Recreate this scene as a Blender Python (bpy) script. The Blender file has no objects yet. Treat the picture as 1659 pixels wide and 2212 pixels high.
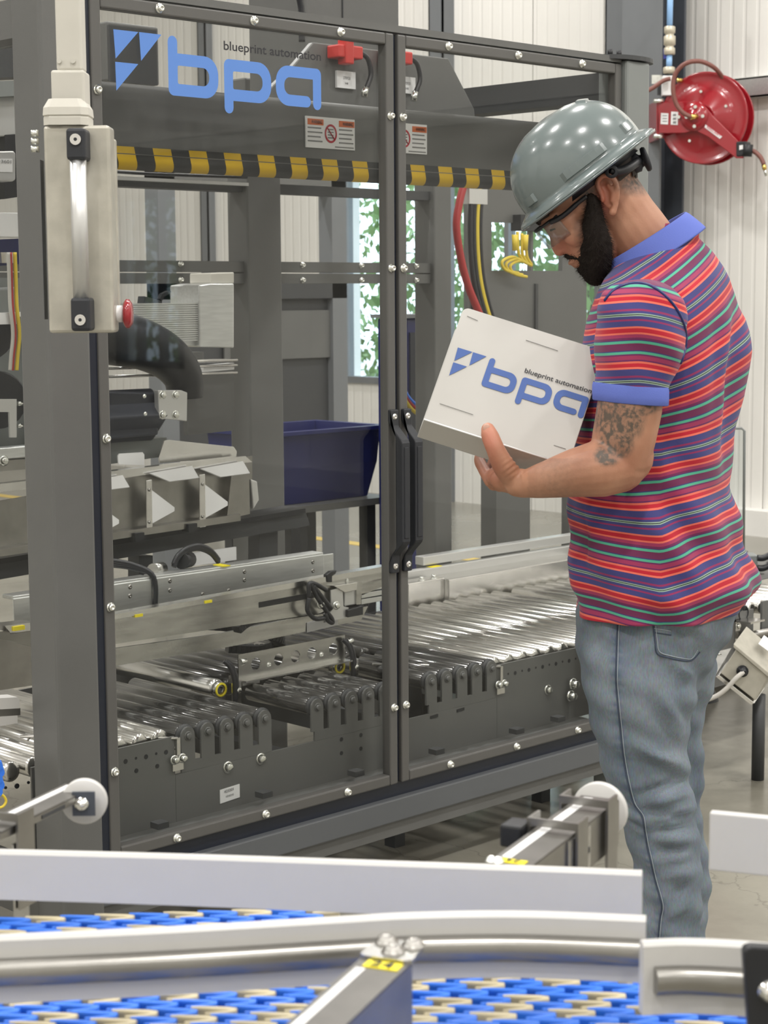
import bpy, bmesh, math, random
import numpy as np
from mathutils import Vector, Matrix, Euler
from mathutils.bvhtree import BVHTree
random.seed(7); rng = np.random.default_rng(7)
S = bpy.context.scene
COL = S.collection
# ------------------------------------------------------------------ camera
F_PX = 3900.0; CAM_H = 1.52
PITCH, ROLL, YAW = math.radians(6.889), math.radians(-0.38), math.radians(45.615)
_F = Vector((math.cos(YAW)*math.cos(PITCH), math.sin(YAW)*math.cos(PITCH), -math.sin(PITCH)))
_R = Vector((math.sin(YAW), -math.cos(YAW), 0.0)); _U = _R.cross(_F)
_R, _U = _R*math.cos(ROLL)+_U*math.sin(ROLL), -_R*math.sin(ROLL)+_U*math.cos(ROLL)
CAMP = Vector((0, 0, CAM_H))
cd = bpy.data.cameras.new('camera'); cam = bpy.data.objects.new('camera', cd); COL.objects.link(cam)
cd.sensor_fit = 'VERTICAL'; cd.sensor_height = 24.0; cd.lens = 24.0*F_PX/2212.0
cd.clip_start = 0.05; cd.clip_end = 200
cam.matrix_world = Matrix(((_R.x, _U.x, -_F.x, 0), (_R.y, _U.y, -_F.y, 0), (_R.z, _U.z, -_F.z, CAM_H), (0, 0, 0, 1)))
S.camera = cam
cd.dof.use_dof = True; cd.dof.focus_distance = 3.7; cd.dof.aperture_fstop = 8.0
# ------------------------------------------------------------------ world, lamps, exposure
W = bpy.data.worlds.new('world'); S.world = W; W.use_nodes = True
_n = W.node_tree.nodes; _bg = _n['Background']
_bg.inputs['Color'].default_value = (0.74, 0.87, 1.0, 1); _bg.inputs['Strength'].default_value = 4.5
S.view_settings.view_transform = 'Standard'; S.view_settings.look = 'None'
S.view_settings.gamma = 1.0; S.view_settings.use_curve_mapping = False
S.view_settings.exposure = 0.0
def area_lamp(name, loc, sx, sy, power, col, rot=(0, 0, 0)):
    l = bpy.data.lights.new(name, 'AREA'); l.shape = 'RECTANGLE'; l.size = sx; l.size_y = sy
    l.energy = power; l.color = col
    o = bpy.data.objects.new(name, l); COL.objects.link(o); o.location = loc; o.rotation_euler = rot
    return o
LAMP_W = 122
for ix in range(4):
    for iy in range(4):
        area_lamp('high_bay_light', (-3.2+ix*3.7, -4.5+iy*4.3, 6.55), 0.62, 0.30, LAMP_W, (1.0, 0.975, 0.945))
# ------------------------------------------------------------------ pixel -> place helpers
def ray(x, y): return _F + _R*((x-829.5)/F_PX) - _U*((y-1106.0)/F_PX)
def pX(x, y, v): d = ray(x, y); return CAMP + d*(v/d.x)
def pY(x, y, v): d = ray(x, y); return CAMP + d*(v/d.y)
def pZ(x, y, v): d = ray(x, y); return CAMP + d*((v-CAM_H)/d.z)
HF = Vector((math.cos(YAW), math.sin(YAW), 0)); HR = Vector((math.sin(YAW), -math.cos(YAW), 0)); UP = Vector((0, 0, 1))
def pD(x, y, v): d = ray(x, y); return CAMP + d*(v/d.dot(HF))      # at a horizontal distance v in front of the camera
# ------------------------------------------------------------------ materials
MATS = {}
def mat(name, col, rough=0.5, metal=0.0, noise=0.0, nscale=20.0, bump=0.0, bscale=80.0, spec=0.5, coat=0.0, stretch=None, col2=None, sheen=0.0, sss=0.0):
    m = bpy.data.materials.new(name); m.use_nodes = True; nt = m.node_tree; b = nt.nodes['Principled BSDF']
    b.inputs['Base Color'].default_value = (*col, 1); b.inputs['Roughness'].default_value = rough
    b.inputs['Metallic'].default_value = metal; b.inputs['Specular IOR Level'].default_value = spec
    b.inputs['Coat Weight'].default_value = coat; b.inputs['Coat Roughness'].default_value = 0.08
    if sheen: b.inputs['Sheen Weight'].default_value = sheen
    if sss:
        b.inputs['Subsurface Weight'].default_value = sss; b.inputs['Subsurface Radius'].default_value = (0.012, 0.004, 0.002); b.inputs['Subsurface Scale'].default_value = 0.3
    tc = nt.nodes.new('ShaderNodeTexCoord'); vec = tc.outputs['Object']
    if stretch:
        mp = nt.nodes.new('ShaderNodeMapping'); mp.inputs['Scale'].default_value = stretch
        nt.links.new(vec, mp.inputs['Vector']); vec = mp.outputs['Vector']
    if noise:
        nz = nt.nodes.new('ShaderNodeTexNoise'); nz.inputs['Scale'].default_value = nscale; nz.inputs['Detail'].default_value = 5
        nt.links.new(vec, nz.inputs['Vector'])
        r = nt.nodes.new('ShaderNodeValToRGB')
        r.color_ramp.elements[0].position = 0.3; r.color_ramp.elements[1].position = 0.7
        c2 = col2 if col2 else tuple(min(1, c*(1+noise)) for c in col)
        c1 = tuple(c*(1-noise) for c in col) if not col2 else col
        r.color_ramp.elements[0].color = (*c1, 1); r.color_ramp.elements[1].color = (*c2, 1)
        nt.links.new(nz.outputs['Fac'], r.inputs['Fac']); nt.links.new(r.outputs['Color'], b.inputs['Base Color'])
    if bump:
        n2 = nt.nodes.new('ShaderNodeTexNoise'); n2.inputs['Scale'].default_value = bscale; n2.inputs['Detail'].default_value = 3
        nt.links.new(vec, n2.inputs['Vector'])
        bp = nt.nodes.new('ShaderNodeBump'); bp.inputs['Strength'].default_value = bump; bp.inputs['Distance'].default_value = 0.002
        nt.links.new(n2.outputs['Fac'], bp.inputs['Height']); nt.links.new(bp.outputs['Normal'], b.inputs['Normal'])
    MATS[name] = m
    return m
def glass(name, tint=(0.9, 0.92, 0.93), refl=1.0, rough=0.02, fac=0.0):
    m = bpy.data.materials.new(name); m.use_nodes = True; nt = m.node_tree
    for n in list(nt.nodes): nt.nodes.remove(n)
    o = nt.nodes.new('ShaderNodeOutputMaterial'); tr = nt.nodes.new('ShaderNodeBsdfTransparent'); gl = nt.nodes.new('ShaderNodeBsdfGlossy')
    tr.inputs['Color'].default_value = (*tint, 1); gl.inputs['Roughness'].default_value = rough
    lw = nt.nodes.new('ShaderNodeLayerWeight'); lw.inputs['Blend'].default_value = 0.5
    pw = nt.nodes.new('ShaderNodeMath'); pw.operation = 'POWER'; pw.inputs[1].default_value = 5.0
    mu = nt.nodes.new('ShaderNodeMath'); mu.operation = 'MULTIPLY_ADD'; mu.inputs[1].default_value = refl*0.96; mu.inputs[2].default_value = 0.038*refl+fac
    nt.links.new(lw.outputs['Facing'], pw.inputs[0])
    mx = nt.nodes.new('ShaderNodeMixShader')
    nt.links.new(pw.outputs[0], mu.inputs[0]); nt.links.new(mu.outputs[0], mx.inputs[0])
    nt.links.new(tr.outputs[0], mx.inputs[1]); nt.links.new(gl.outputs[0], mx.inputs[2]); nt.links.new(mx.outputs[0], o.inputs[0])
    MATS[name] = m
    return m
mat('machine_grey', (0.118, 0.119, 0.115), 0.42, noise=0.05, nscale=6, bump=0.06, bscale=400)
mat('machine_grey_light', (0.21, 0.225, 0.22), 0.42, noise=0.05, nscale=5)
mat('door_grey', (0.100, 0.098, 0.093), 0.38, bump=0.05, bscale=500)
mat('dark_grey', (0.045, 0.047, 0.05), 0.5)
mat('black_plastic', (0.012, 0.013, 0.016), 0.45)
mat('black_soft', (0.02, 0.022, 0.027), 0.6)
mat('navy_seal', (0.012, 0.016, 0.028), 0.4)
mat('zinc', (0.75, 0.76, 0.72), 0.22, metal=1.0, noise=0.12, nscale=40)
mat('chrome', (0.8, 0.8, 0.78), 0.12, metal=1.0)
mat('steel', (0.50, 0.495, 0.475), 0.26, metal=1.0, noise=0.18, nscale=9, stretch=(1, 1, 6))
mat('steel_bright', (0.70, 0.69, 0.67), 0.22, metal=1.0, noise=0.08, nscale=12)
mat('steel_dark', (0.33, 0.32, 0.30), 0.33, metal=1.0, noise=0.15, nscale=12)
mat('steel_arm', (0.17, 0.163, 0.152), 0.42, metal=0.75, noise=0.12, nscale=25)
mat('aluminium', (0.66, 0.67, 0.66), 0.36, metal=0.9, noise=0.08, nscale=15, stretch=(1, 8, 8))
mat('alu_satin', (0.62, 0.62, 0.61), 0.38, metal=0.75)
mat('roller_steel', (0.62, 0.61, 0.58), 0.22, metal=1.0, noise=0.2, nscale=10)
mat('roller_dark', (0.055, 0.054, 0.052), 0.2, metal=0.4, coat=0.7)
mat('beige_box', (0.47, 0.45, 0.39), 0.42, metal=0.45, noise=0.13, nscale=22, bump=0.05, bscale=300)
mat('beige_arm', (0.58, 0.56, 0.50), 0.5, noise=0.03)
mat('white_plastic', (0.57, 0.562, 0.545), 0.38, sss=0.0, noise=0.012, nscale=30)
mat('white_paint', (0.82, 0.82, 0.82), 0.45)
mat('paper', (0.78, 0.78, 0.78), 0.7)
mat('panel_cream', (0.80, 0.79, 0.755), 0.5, noise=0.03, nscale=3)
mat('logo_blue', (0.105, 0.245, 0.64), 0.45)
mat('binder_blue', (0.045, 0.105, 0.34), 0.5)
mat('ink', (0.02, 0.02, 0.025), 0.6)
mat('ink_grey', (0.22, 0.22, 0.22), 0.6)
mat('warn_orange', (0.60, 0.14, 0.04), 0.5)
mat('sign_red', (0.45, 0.02, 0.04), 0.5)
mat('hazard_yellow', (0.72, 0.46, 0.015), 0.5)
mat('hazard_black', (0.03, 0.032, 0.035), 0.5)
mat('label_yellow', (0.85, 0.72, 0.02), 0.5)
mat('switch_red', (0.52, 0.03, 0.025), 0.4)
mat('reel_red', (0.30, 0.008, 0.016), 0.22, coat=0.6)
mat('hose_brown', (0.20, 0.075, 0.06), 0.5)
mat('brass', (0.75, 0.52, 0.16), 0.25, metal=1.0)
mat('air_blue', (0.30, 0.52, 0.85), 0.35)
mat('valve_beige', (0.58, 0.53, 0.42), 0.35, metal=0.3)
mat('blue_handle', (0.03, 0.04, 0.30), 0.4)
mat('tote_blue', (0.012, 0.018, 0.12), 0.4)
mat('rubber', (0.02, 0.02, 0.02), 0.7)
mat('cable_black', (0.015, 0.016, 0.02), 0.35)
mat('cable_yellow', (0.72, 0.55, 0.05), 0.4)
mat('cable_red', (0.40, 0.03, 0.03), 0.4)
mat('cable_grey', (0.52, 0.50, 0.46), 0.5)
mat('cable_blue', (0.05, 0.22, 0.55), 0.4)
mat('link_blue', (0.035, 0.19, 0.78), 0.38)
mat('link_tan', (0.56, 0.49, 0.32), 0.45)
mat('column_grey', (0.17, 0.18, 0.19), 0.45, noise=0.04, nscale=4)
mat('column_shade', (0.062, 0.07, 0.085), 0.5)  # column grey with recess shade put into it; also colours the square plate
mat('yellow_line', (0.62, 0.45, 0.12), 0.6)
mat('leaf_a', (0.16, 0.27, 0.09), 0.6); mat('leaf_b', (0.24, 0.37, 0.14), 0.6); mat('bark', (0.10, 0.07, 0.05), 0.8)
glass('pane', (0.925, 0.93, 0.925), 0.48, 0.015)
glass('window_glass', (0.93, 0.96, 0.97), 0.6, 0.0)
glass('lens', (0.90, 0.92, 0.93), 1.2, 0.02, 0.03)
glass('clear_sheet', (0.93, 0.95, 0.95), 1.0, 0.02)
# ------------------------------------------------------------------ mesh builder
class MB:
    def __init__(s): s.v = []; s.f = []; s.sm = []
    def add(s, vs, fs, smooth=False):
        n = len(s.v); s.v += [Vector(v) for v in vs]; s.f += [tuple(i+n for i in f) for f in fs]; s.sm += [smooth]*len(fs); return s
    def box(s, a, b):
        x0, y0, z0 = (min(a[i], b[i]) for i in range(3)); x1, y1, z1 = (max(a[i], b[i]) for i in range(3))
        return s.add([(x0,y0,z0),(x1,y0,z0),(x1,y1,z0),(x0,y1,z0),(x0,y0,z1),(x1,y0,z1),(x1,y1,z1),(x0,y1,z1)],
                     [(0,3,2,1),(4,5,6,7),(0,1,5,4),(1,2,6,5),(2,3,7,6),(3,0,4,7)])
    def obox(s, c, ax, ay, az):        # centre and three half-axes
        c = Vector(c); ax, ay, az = Vector(ax), Vector(ay), Vector(az)
        vs = [c+ax*i+ay*j+az*k for k in (-1, 1) for (i, j) in ((-1,-1),(1,-1),(1,1),(-1,1))]
        return s.add(vs, [(0,3,2,1),(4,5,6,7),(0,1,5,4),(1,2,6,5),(2,3,7,6),(3,0,4,7)])
    def bar(s, p0, p1, w, h, up=UP):   # rectangular bar between two points
        p0, p1 = Vector(p0), Vector(p1); d = p1-p0; x = d.normalized(); y = Vector(up).cross(x)
        y = y.normalized() if y.length > 1e-6 else Vector((1,0,0)); z = x.cross(y)
        return s.obox((p0+p1)/2, d/2, y*(w/2), z*(h/2))
    def cyl(s, p0, p1, r, n=16, r2=None, cap=True):
        p0, p1 = Vector(p0), Vector(p1); r2 = r if r2 is None else r2; x = (p1-p0).normalized()
        a = Vector((0,0,1)) if abs(x.z) < 0.9 else Vector((1,0,0)); y = x.cross(a).normalized(); z = x.cross(y)
        vs = []
        for (p, q) in ((p0, r), (p1, r2)):
            for i in range(n): t = 2*math.pi*i/n; vs.append(p+y*(math.cos(t)*q)+z*(math.sin(t)*q))
        k = len(s.v); s.add(vs, [(i,(i+1)%n,n+(i+1)%n,n+i) for i in range(n)], True)
        if cap:
            s.f += [tuple(k+i for i in range(n-1,-1,-1)), tuple(k+n+i for i in range(n))]; s.sm += [False, False]
        return s
    def tube(s, pts, r, n=8, closed=False):
        pts = [Vector(p) for p in pts]; m = len(pts); rr = r if hasattr(r, '__len__') else [r]*m
        vs = []; prev = None
        for i, p in enumerate(pts):
            t = (pts[min(i+1, m-1)]-pts[max(i-1, 0)]).normalized()
            if prev is None:
                a = Vector((0,0,1)) if abs(t.z) < 0.9 else Vector((1,0,0)); y = t.cross(a).normalized()
            else: y = (prev-t*prev.dot(t)).normalized()
            z = t.cross(y); prev = y
            for j in range(n): q = 2*math.pi*j/n; vs.append(p+y*(math.cos(q)*rr[i])+z*(math.sin(q)*rr[i]))
        fs = [(i*n+j, i*n+(j+1)%n, (i+1)*n+(j+1)%n, (i+1)*n+j) for i in range(m-1) for j in range(n)]
        k = len(s.v); s.add(vs, fs, True)
        s.f += [tuple(k+j for j in range(n-1,-1,-1)), tuple(k+(m-1)*n+j for j in range(n))]; s.sm += [False, False]
        return s
    def prism(s, poly, d):             # planar polygon (3D points) swept by d
        poly = [Vector(p) for p in poly]; n = len(poly); d = Vector(d)
        return s.add(poly+[p+d for p in poly], [tuple(range(n-1,-1,-1)), tuple(range(n, 2*n))]+[(i,(i+1)%n,n+(i+1)%n,n+i) for i in range(n)])
    def lathe(s, prof, c, axis, n=24): # profile of (radius, height) about an axis
        c = Vector(c); x = Vector(axis).normalized(); a = Vector((0,0,1)) if abs(x.z) < 0.9 else Vector((1,0,0))
        y = x.cross(a).normalized(); z = x.cross(y); vs = []
        for (r, h) in prof:
            for i in range(n): t = 2*math.pi*i/n; vs.append(c+x*h+y*(math.cos(t)*r)+z*(math.sin(t)*r))
        m = len(prof)
        return s.add(vs, [(i*n+j, i*n+(j+1)%n, (i+1)*n+(j+1)%n, (i+1)*n+j) for i in range(m-1) for j in range(n)], True)
    def grid(s, P, closed=False):      # rows of points
        m, n = len(P), len(P[0]); vs = [p for row in P for p in row]
        nn = n if closed else n-1
        return s.add(vs, [(i*n+j, i*n+(j+1)%n, (i+1)*n+(j+1)%n, (i+1)*n+j) for i in range(m-1) for j in range(nn)], True)
    def mesh(s, name, off):
        me = bpy.data.meshes.new(name); me.from_pydata([tuple(v-off) for v in s.v], [], s.f)
        me.polygons.foreach_set('use_smooth', s.sm); me.update(); return me
    def build(s, name, m, parent=None, bevel=0.0, seg=2, solid=0.0, subsurf=0):
        lo = Vector((min(v.x for v in s.v), min(v.y for v in s.v), min(v.z for v in s.v)))
        hi = Vector((max(v.x for v in s.v), max(v.y for v in s.v), max(v.z for v in s.v)))
        c = (lo+hi)/2; c.z = lo.z
        me = s.mesh(name, c)
        bm = bmesh.new(); bm.from_mesh(me); bmesh.ops.recalc_face_normals(bm, faces=bm.faces); bm.to_mesh(me); bm.free()
        return place(name, me, m, c, parent, bevel, seg, solid, subsurf)
def wloc(o):
    v = Vector(o.location)
    while o.parent: o = o.parent; v = v+o.location
    return v
def place(name, me, m, loc, parent=None, bevel=0.0, seg=2, solid=0.0, subsurf=0):
    o = bpy.data.objects.new(name, me); COL.objects.link(o)
    if m is not None:
        mm = MATS[m] if isinstance(m, str) else m
        if not me.materials: me.materials.append(mm)
    o.location = Vector(loc) - (wloc(parent) if parent else Vector((0,0,0))); o.parent = parent
    if solid: k = o.modifiers.new('thick', 'SOLIDIFY'); k.thickness = solid; k.offset = 0
    if bevel:
        k = o.modifiers.new('bevel', 'BEVEL'); k.width = bevel; k.segments = seg; k.limit_method = 'ANGLE'; k.angle_limit = 0.6
        k.harden_normals = False
    if subsurf: k = o.modifiers.new('sub', 'SUBSURF'); k.levels = subsurf; k.render_levels = subsurf
    return o
def thing(name, loc, label, cat, group=None):
    o = bpy.data.objects.new(name, None); COL.objects.link(o); o.location = loc; o.empty_display_size = 0.1
    return tag(o, label, cat, group)
def tag(o, label=None, cat=None, group=None, kind=None):
    if label: o['label'] = label
    if cat: o['category'] = cat
    if group: o['group'] = group
    if kind: o['kind'] = kind
    return o
def B(name, a, b, m, parent=None, bevel=0.0): return MB().box(a, b).build(name, m, parent, bevel)
def spline(pts, n=8):                  # smooth path through points
    pts = [Vector(p) for p in pts]; out = []
    for i in range(len(pts)-1):
        p0 = pts[max(i-1,0)]; p1 = pts[i]; p2 = pts[i+1]; p3 = pts[min(i+2, len(pts)-1)]
        for k in range(n):
            t = k/n; out.append(0.5*((2*p1)+(p2-p0)*t+(2*p0-5*p1+4*p2-p3)*t*t+(3*p1-p0-3*p2+p3)*t**3))
    out.append(pts[-1]); return out
def cable(name, pts, r, m, parent=None, n=8): return MB().tube(spline(pts, 6), r, n).build(name, m, parent)
_sm = {}
def screw_mesh(kind, r, h):
    k = (kind, r, h)
    if k not in _sm:
        b = MB(); ax = Vector((0,-1,0))
        if kind == 'dome':
            b.lathe([(r*1.15,0),(r*1.15,h*.25),(r*.95,h*.3),(r*.9,h*.7),(r*.62,h*.98),(r*.38,h),(r*.34,h*.55),(0.0001,h*.55)], (0,0,0), ax, 14)
        else:
            b.lathe([(r*1.5,0),(r*1.5,h*.2),(r*1.1,h*.22)], (0,0,0), ax, 16)
            b.lathe([(r,h*.2),(r,h*.95),(r*.9,h),(0.0001,h)], (0,0,0), ax, 6)
        _sm[k] = b.mesh(kind+'_screw', Vector((0,0,0)))
    return _sm[k]
def screw(loc, parent, r=0.010, h=0.011, rot=(0,0,0), kind='dome', name='screw', m='zinc'):
    o = place(name, screw_mesh(kind, r, h), m, loc, parent); o.rotation_euler = rot; return o
RX_UP = (-math.pi/2, 0, 0)             # turns a screw head from -Y to +Z
def text_mesh(txt, size, ext=0.0004):
    cu = bpy.data.curves.new('lettering', 'FONT'); cu.body = txt; cu.size = size; cu.extrude = ext; cu.offset = 0.012*size
    cu.align_x = 'LEFT'; o = bpy.data.objects.new('lettering', cu); COL.objects.link(o)
    dg = bpy.context.evaluated_depsgraph_get(); me = bpy.data.meshes.new_from_object(o.evaluated_get(dg)); bpy.data.objects.remove(o)
    return me
def text_on(name, txt, origin, ux, uy, width, height, m, parent):   # lettering scaled to fill width x height from its lower-left corner
    me = text_mesh(txt, 1.0, 0.0); xs = [v.co.x for v in me.vertices]; ys = [v.co.y for v in me.vertices]
    x0, x1, y0, y1 = min(xs), max(xs), min(ys), max(ys); ux, uy = Vector(ux).normalized(), Vector(uy).normalized(); nz = ux.cross(uy)
    for v in me.vertices:
        c = v.co.copy(); v.co = ux*((c.x-x0)/(x1-x0)*width)+uy*((c.y-y0)/(y1-y0)*height)
    me.materials.clear()
    return place(name, me, m, Vector(origin)+nz*0.0006, parent)
# ------------------------------------------------------------------ the hall
def ribbed(name, col):
    m = mat(name, col, 0.48, noise=0.02, nscale=2); nt = m.node_tree; b = nt.nodes['Principled BSDF']
    tc = nt.nodes.new('ShaderNodeTexCoord'); wv = nt.nodes.new('ShaderNodeTexWave'); wv.wave_type = 'BANDS'; wv.bands_direction = 'Y'
    wv.inputs['Scale'].default_value = 3.3; wv.inputs['Distortion'].default_value = 0
    r = nt.nodes.new('ShaderNodeValToRGB'); r.color_ramp.elements[0].position = 0.05; r.color_ramp.elements[1].position = 0.2
    bp = nt.nodes.new('ShaderNodeBump'); bp.inputs['Strength'].default_value = 0.5; bp.inputs['Distance'].default_value = 0.006
    nt.links.new(tc.outputs['Object'], wv.inputs['Vector']); nt.links.new(wv.outputs['Fac'], r.inputs['Fac'])
    nt.links.new(r.outputs['Color'], bp.inputs['Height']); nt.links.new(bp.outputs['Normal'], b.inputs['Normal'])
ribbed('panel_ribbed', (0.80, 0.785, 0.745))
def floor_mat():
    m = mat('concrete', (0.30, 0.285, 0.25), 0.22, noise=0.1); nt = m.node_tree; b = nt.nodes['Principled BSDF']
    tc = nt.nodes.new('ShaderNodeTexCoord')
    n1 = nt.nodes.new('ShaderNodeTexNoise'); n1.inputs['Scale'].default_value = 1.3; n1.inputs['Detail'].default_value = 8; n1.inputs['Roughness'].default_value = 0.65
    n2 = nt.nodes.new('ShaderNodeTexVoronoi'); n2.feature = 'DISTANCE_TO_EDGE'; n2.inputs['Scale'].default_value = 1.6
    r1 = nt.nodes.new('ShaderNodeValToRGB'); r1.color_ramp.elements[0].position = 0.32; r1.color_ramp.elements[1].position = 0.7
    r1.color_ramp.elements[0].color = (0.175, 0.165, 0.135, 1); r1.color_ramp.elements[1].color = (0.285, 0.27, 0.225, 1)
    r2 = nt.nodes.new('ShaderNodeValToRGB'); r2.color_ramp.elements[0].color = (0.72, 0.72, 0.72, 1); r2.color_ramp.elements[1].color = (1, 1, 1, 1); r2.color_ramp.elements[1].position = 0.006
    mx = nt.nodes.new('ShaderNodeMix'); mx.data_type = 'RGBA'; mx.blend_type = 'MULTIPLY'; mx.inputs[0].default_value = 1
    nd = nt.nodes.new('ShaderNodeTexNoise'); nd.inputs['Scale'].default_value = 3.0; nd.inputs['Detail'].default_value = 6
    va = nt.nodes.new('ShaderNodeVectorMath'); va.operation = 'MULTIPLY_ADD'; va.inputs[1].default_value = (0.5, 0.5, 0.5)
    nt.links.new(tc.outputs['Object'], nd.inputs['Vector']); nt.links.new(nd.outputs['Color'], va.inputs[0]); nt.links.new(tc.outputs['Object'], va.inputs[2])
    nt.links.new(va.outputs[0], n2.inputs['Vector'])
    nt.links.new(tc.outputs['Object'], n1.inputs['Vector'])
    nt.links.new(n1.outputs['Fac'], r1.inputs['Fac']); nt.links.new(n2.outputs['Distance'], r2.inputs['Fac'])
    nt.links.new(r1.outputs['Color'], mx.inputs[6]); nt.links.new(r2.outputs['Color'], mx.inputs[7]); nt.links.new(mx.outputs[2], b.inputs['Base Color'])
floor_mat()
tag(B('floor', (-6, -8, -0.1), (9.7, 16, 0), 'concrete'), kind='structure')
tag(B('ceiling', (-6.2, -8.2, 7.0), (9.9, 16.2, 7.1), 'white_paint'), kind='structure')
XW = 9.6
OPEN = [(7.70, 10.26, 0.84, 2.55), (-6.7, -5.75, 0.9, 2.4)]     # window openings: y0, y1, z0, z1
ys = [-8.0]+[v for o in sorted(OPEN) for v in o[:2]]+[16.0]
wb = MB()
for i in range(0, len(ys), 2): wb.box((XW+0.03, ys[i], 0), (XW+0.2, ys[i+1], 7.0))
for (y0, y1, z0, z1) in OPEN: wb.box((XW+0.03, y0, 0), (XW+0.2, y1, z0)); wb.box((XW+0.03, y0, z1), (XW+0.2, y1, 7.0))
wall = tag(wb.build('wall_back', 'panel_cream'), kind='structure')
_pm = {}
y = -8.0
while y < 15.9:
    y1 = min(y+0.96, 16.0); cuts = [(0.0, 7.0, y, y1)]
    for (a, b_, z0, z1) in OPEN:
        new = []
        for (c0, c1, p, q) in cuts:
            if q <= a or p >= b_: new.append((c0, c1, p, q)); continue
            if p < a: new.append((c0, c1, p, a))
            if q > b_: new.append((c0, c1, b_, q))
            p2, q2 = max(p, a), min(q, b_); new += [(c0, z0, p2, q2), (z1, c1, p2, q2)]
        cuts = new
    for (c0, c1, p, q) in cuts:
        B('wall_panel', (XW, p+0.004, c0), (XW+0.029, q-0.004, c1), 'panel_ribbed', wall)
    y = y1
tag(B('wall_left', (-6, 16.0, 0), (9.7, 16.2, 7.0), 'panel_cream'), kind='structure')
tag(B('wall_right', (-6, -8.2, 0), (9.8, -8.0, 7.0), 'panel_cream'), kind='structure')
tag(B('wall_front', (-6.2, -8.2, 0), (-6.0, 16.2, 7.0), 'panel_cream'), kind='structure')
for n, (y0, y1, z0, z1) in enumerate(OPEN):
    fr = MB(); t = 0.05; xa, xb = XW-0.02, XW+0.08
    fr.box((xa, y0, z0), (xb, y0+t, z1)).box((xa, y1-t, z0), (xb, y1, z1)).box((xa, y0, z0), (xb, y1, z0+t)).box((xa, y0, z1-t), (xb, y1, z1))
    w = tag(fr.build('window_%d' % (n+1), 'column_grey'), kind='structure')
    k = 3
    for j in range(k):
        a = y0+(y1-y0)*j/k; b_ = y0+(y1-y0)*(j+1)/k
        if j: B('mullion', (xa+0.01, a-0.02, z0), (xb-0.01, a+0.02, z1), 'column_grey', w)
        B('pane', (XW+0.03, a+0.02, z0+t), (XW+0.036, b_-0.02, z1-t), 'window_glass', w)
# vertical steel studs and the horizontal girt against the wall
n = 0
for (y0, y1, xd) in ((9.06, 9.20, 0.12), (7.36, 7.58, 0.14), (11.78, 11.88, 0.08)):
    n += 1
    s_ = MB().box((XW-xd, y0, 0), (XW-xd+0.012, y1, 6.9)).box((XW-xd, y0, 0), (XW, y0+0.012, 6.9)).box((XW-xd, y1-0.012, 0), (XW, y1, 6.9))
    tag(s_.build('trim_%d' % n, 'column_grey'), kind='structure')
g = MB().box((XW-0.10, -7.9, 2.70), (XW-0.085, 6.70, 2.82)).box((XW-0.10, -7.9, 2.81), (XW, 6.70, 2.82)).box((XW-0.10, -7.9, 2.70), (XW, 6.70, 2.71))
tag(g.build('trim_%d' % (n+1), 'aluminium'), kind='structure')
sk = MB().box((XW-0.12, -7.9, 0.0), (XW, 7.5, 0.16)); tag(sk.build('baseboard_back', 'panel_cream'), kind='structure')
# building column with the hose reel
col = thing('steel_column', (9.2, 7.05, 0), 'tall dark grey steel wide-flange column carrying the red hose reel', 'column')
B('flange', (9.18, 6.92, 0), (9.20, 7.22, 6.9), 'column_grey', col)
B('flange', (9.42, 6.92, 0), (9.44, 7.22, 6.9), 'column_shade', col)
B('web', (9.20, 7.06, 0), (9.42, 7.075, 6.9), 'column_shade', col)  # web and back flange painted darker to hold the shade of the recess
B('base_plate', (9.12, 6.86, 0), (9.50, 7.28, 0.02), 'column_grey', col)
# floor markings
ln = MB().box((7.50, 3.0, 0.0), (7.60, 15.8, 0.002)); tag(ln.build('floor_stripe', 'yellow_line'), 'painted yellow safety stripe running along the concrete floor', 'floor marking')
# trees beyond the windows
def tree(x, y, h, r, m1, m2, label, seed):
    q = random.Random(seed); root = thing('leafy_tree', (x, y, 0), label, 'tree', 'trees outside the windows')
    MB().tube(spline([(x, y, 0), (x+.1, y+.05, h*.4), (x-.05, y, h*.85)], 5), [0.14-0.007*i for i in range(11)], 8).build('trunk', 'bark', root)
    for k, mm in enumerate((m1, m2)):
        b = MB()
        for i in range(2600):
            u = q.random(); th = q.random()*6.283; ph = math.acos(2*q.random()-1); rad = r*(0.55+0.5*q.random()**0.5)
            c = Vector((x+rad*math.sin(ph)*math.cos(th), y+rad*math.sin(ph)*math.sin(th), h*0.55+rad*1.35*math.cos(ph)))
            c.z = max(c.z, 0.1); e = Euler((q.random()*6, q.random()*6, q.random()*6)).to_matrix(); s_ = 0.05+0.05*q.random()
            b.add([c+e@Vector((-s_,0,0)), c+e@Vector((0,-s_*.5,0)), c+e@Vector((s_,0,0)), c+e@Vector((0,s_*.5,0))], [(0,1,2,3)])
        b.build('foliage', mm, root)['kind'] = 'stuff'
i = 0
for (x, y, h, r, d) in ((14.0, 11.3, 4.4, 1.7, 'rounded leafy green tree outside the window with its trunk behind the middle pane'), (14.6, 15.6, 5.2, 2.0, 'broad leafy green tree outside, furthest from the steel column'),
                        (14.4, 7.4, 4.8, 1.7, 'leafy green tree outside the window, nearest the steel column'),
                        (14.5, -10.4, 4.6, 2.0, 'leafy green tree outside the second, narrower window')):
    tree(x, y, h, r, 'leaf_a', 'leaf_b', d, i); i += 1
tag(B('ground_outside', (9.8, -30, -0.25), (60, 40, -0.12), 'concrete'), kind='structure')
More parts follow.
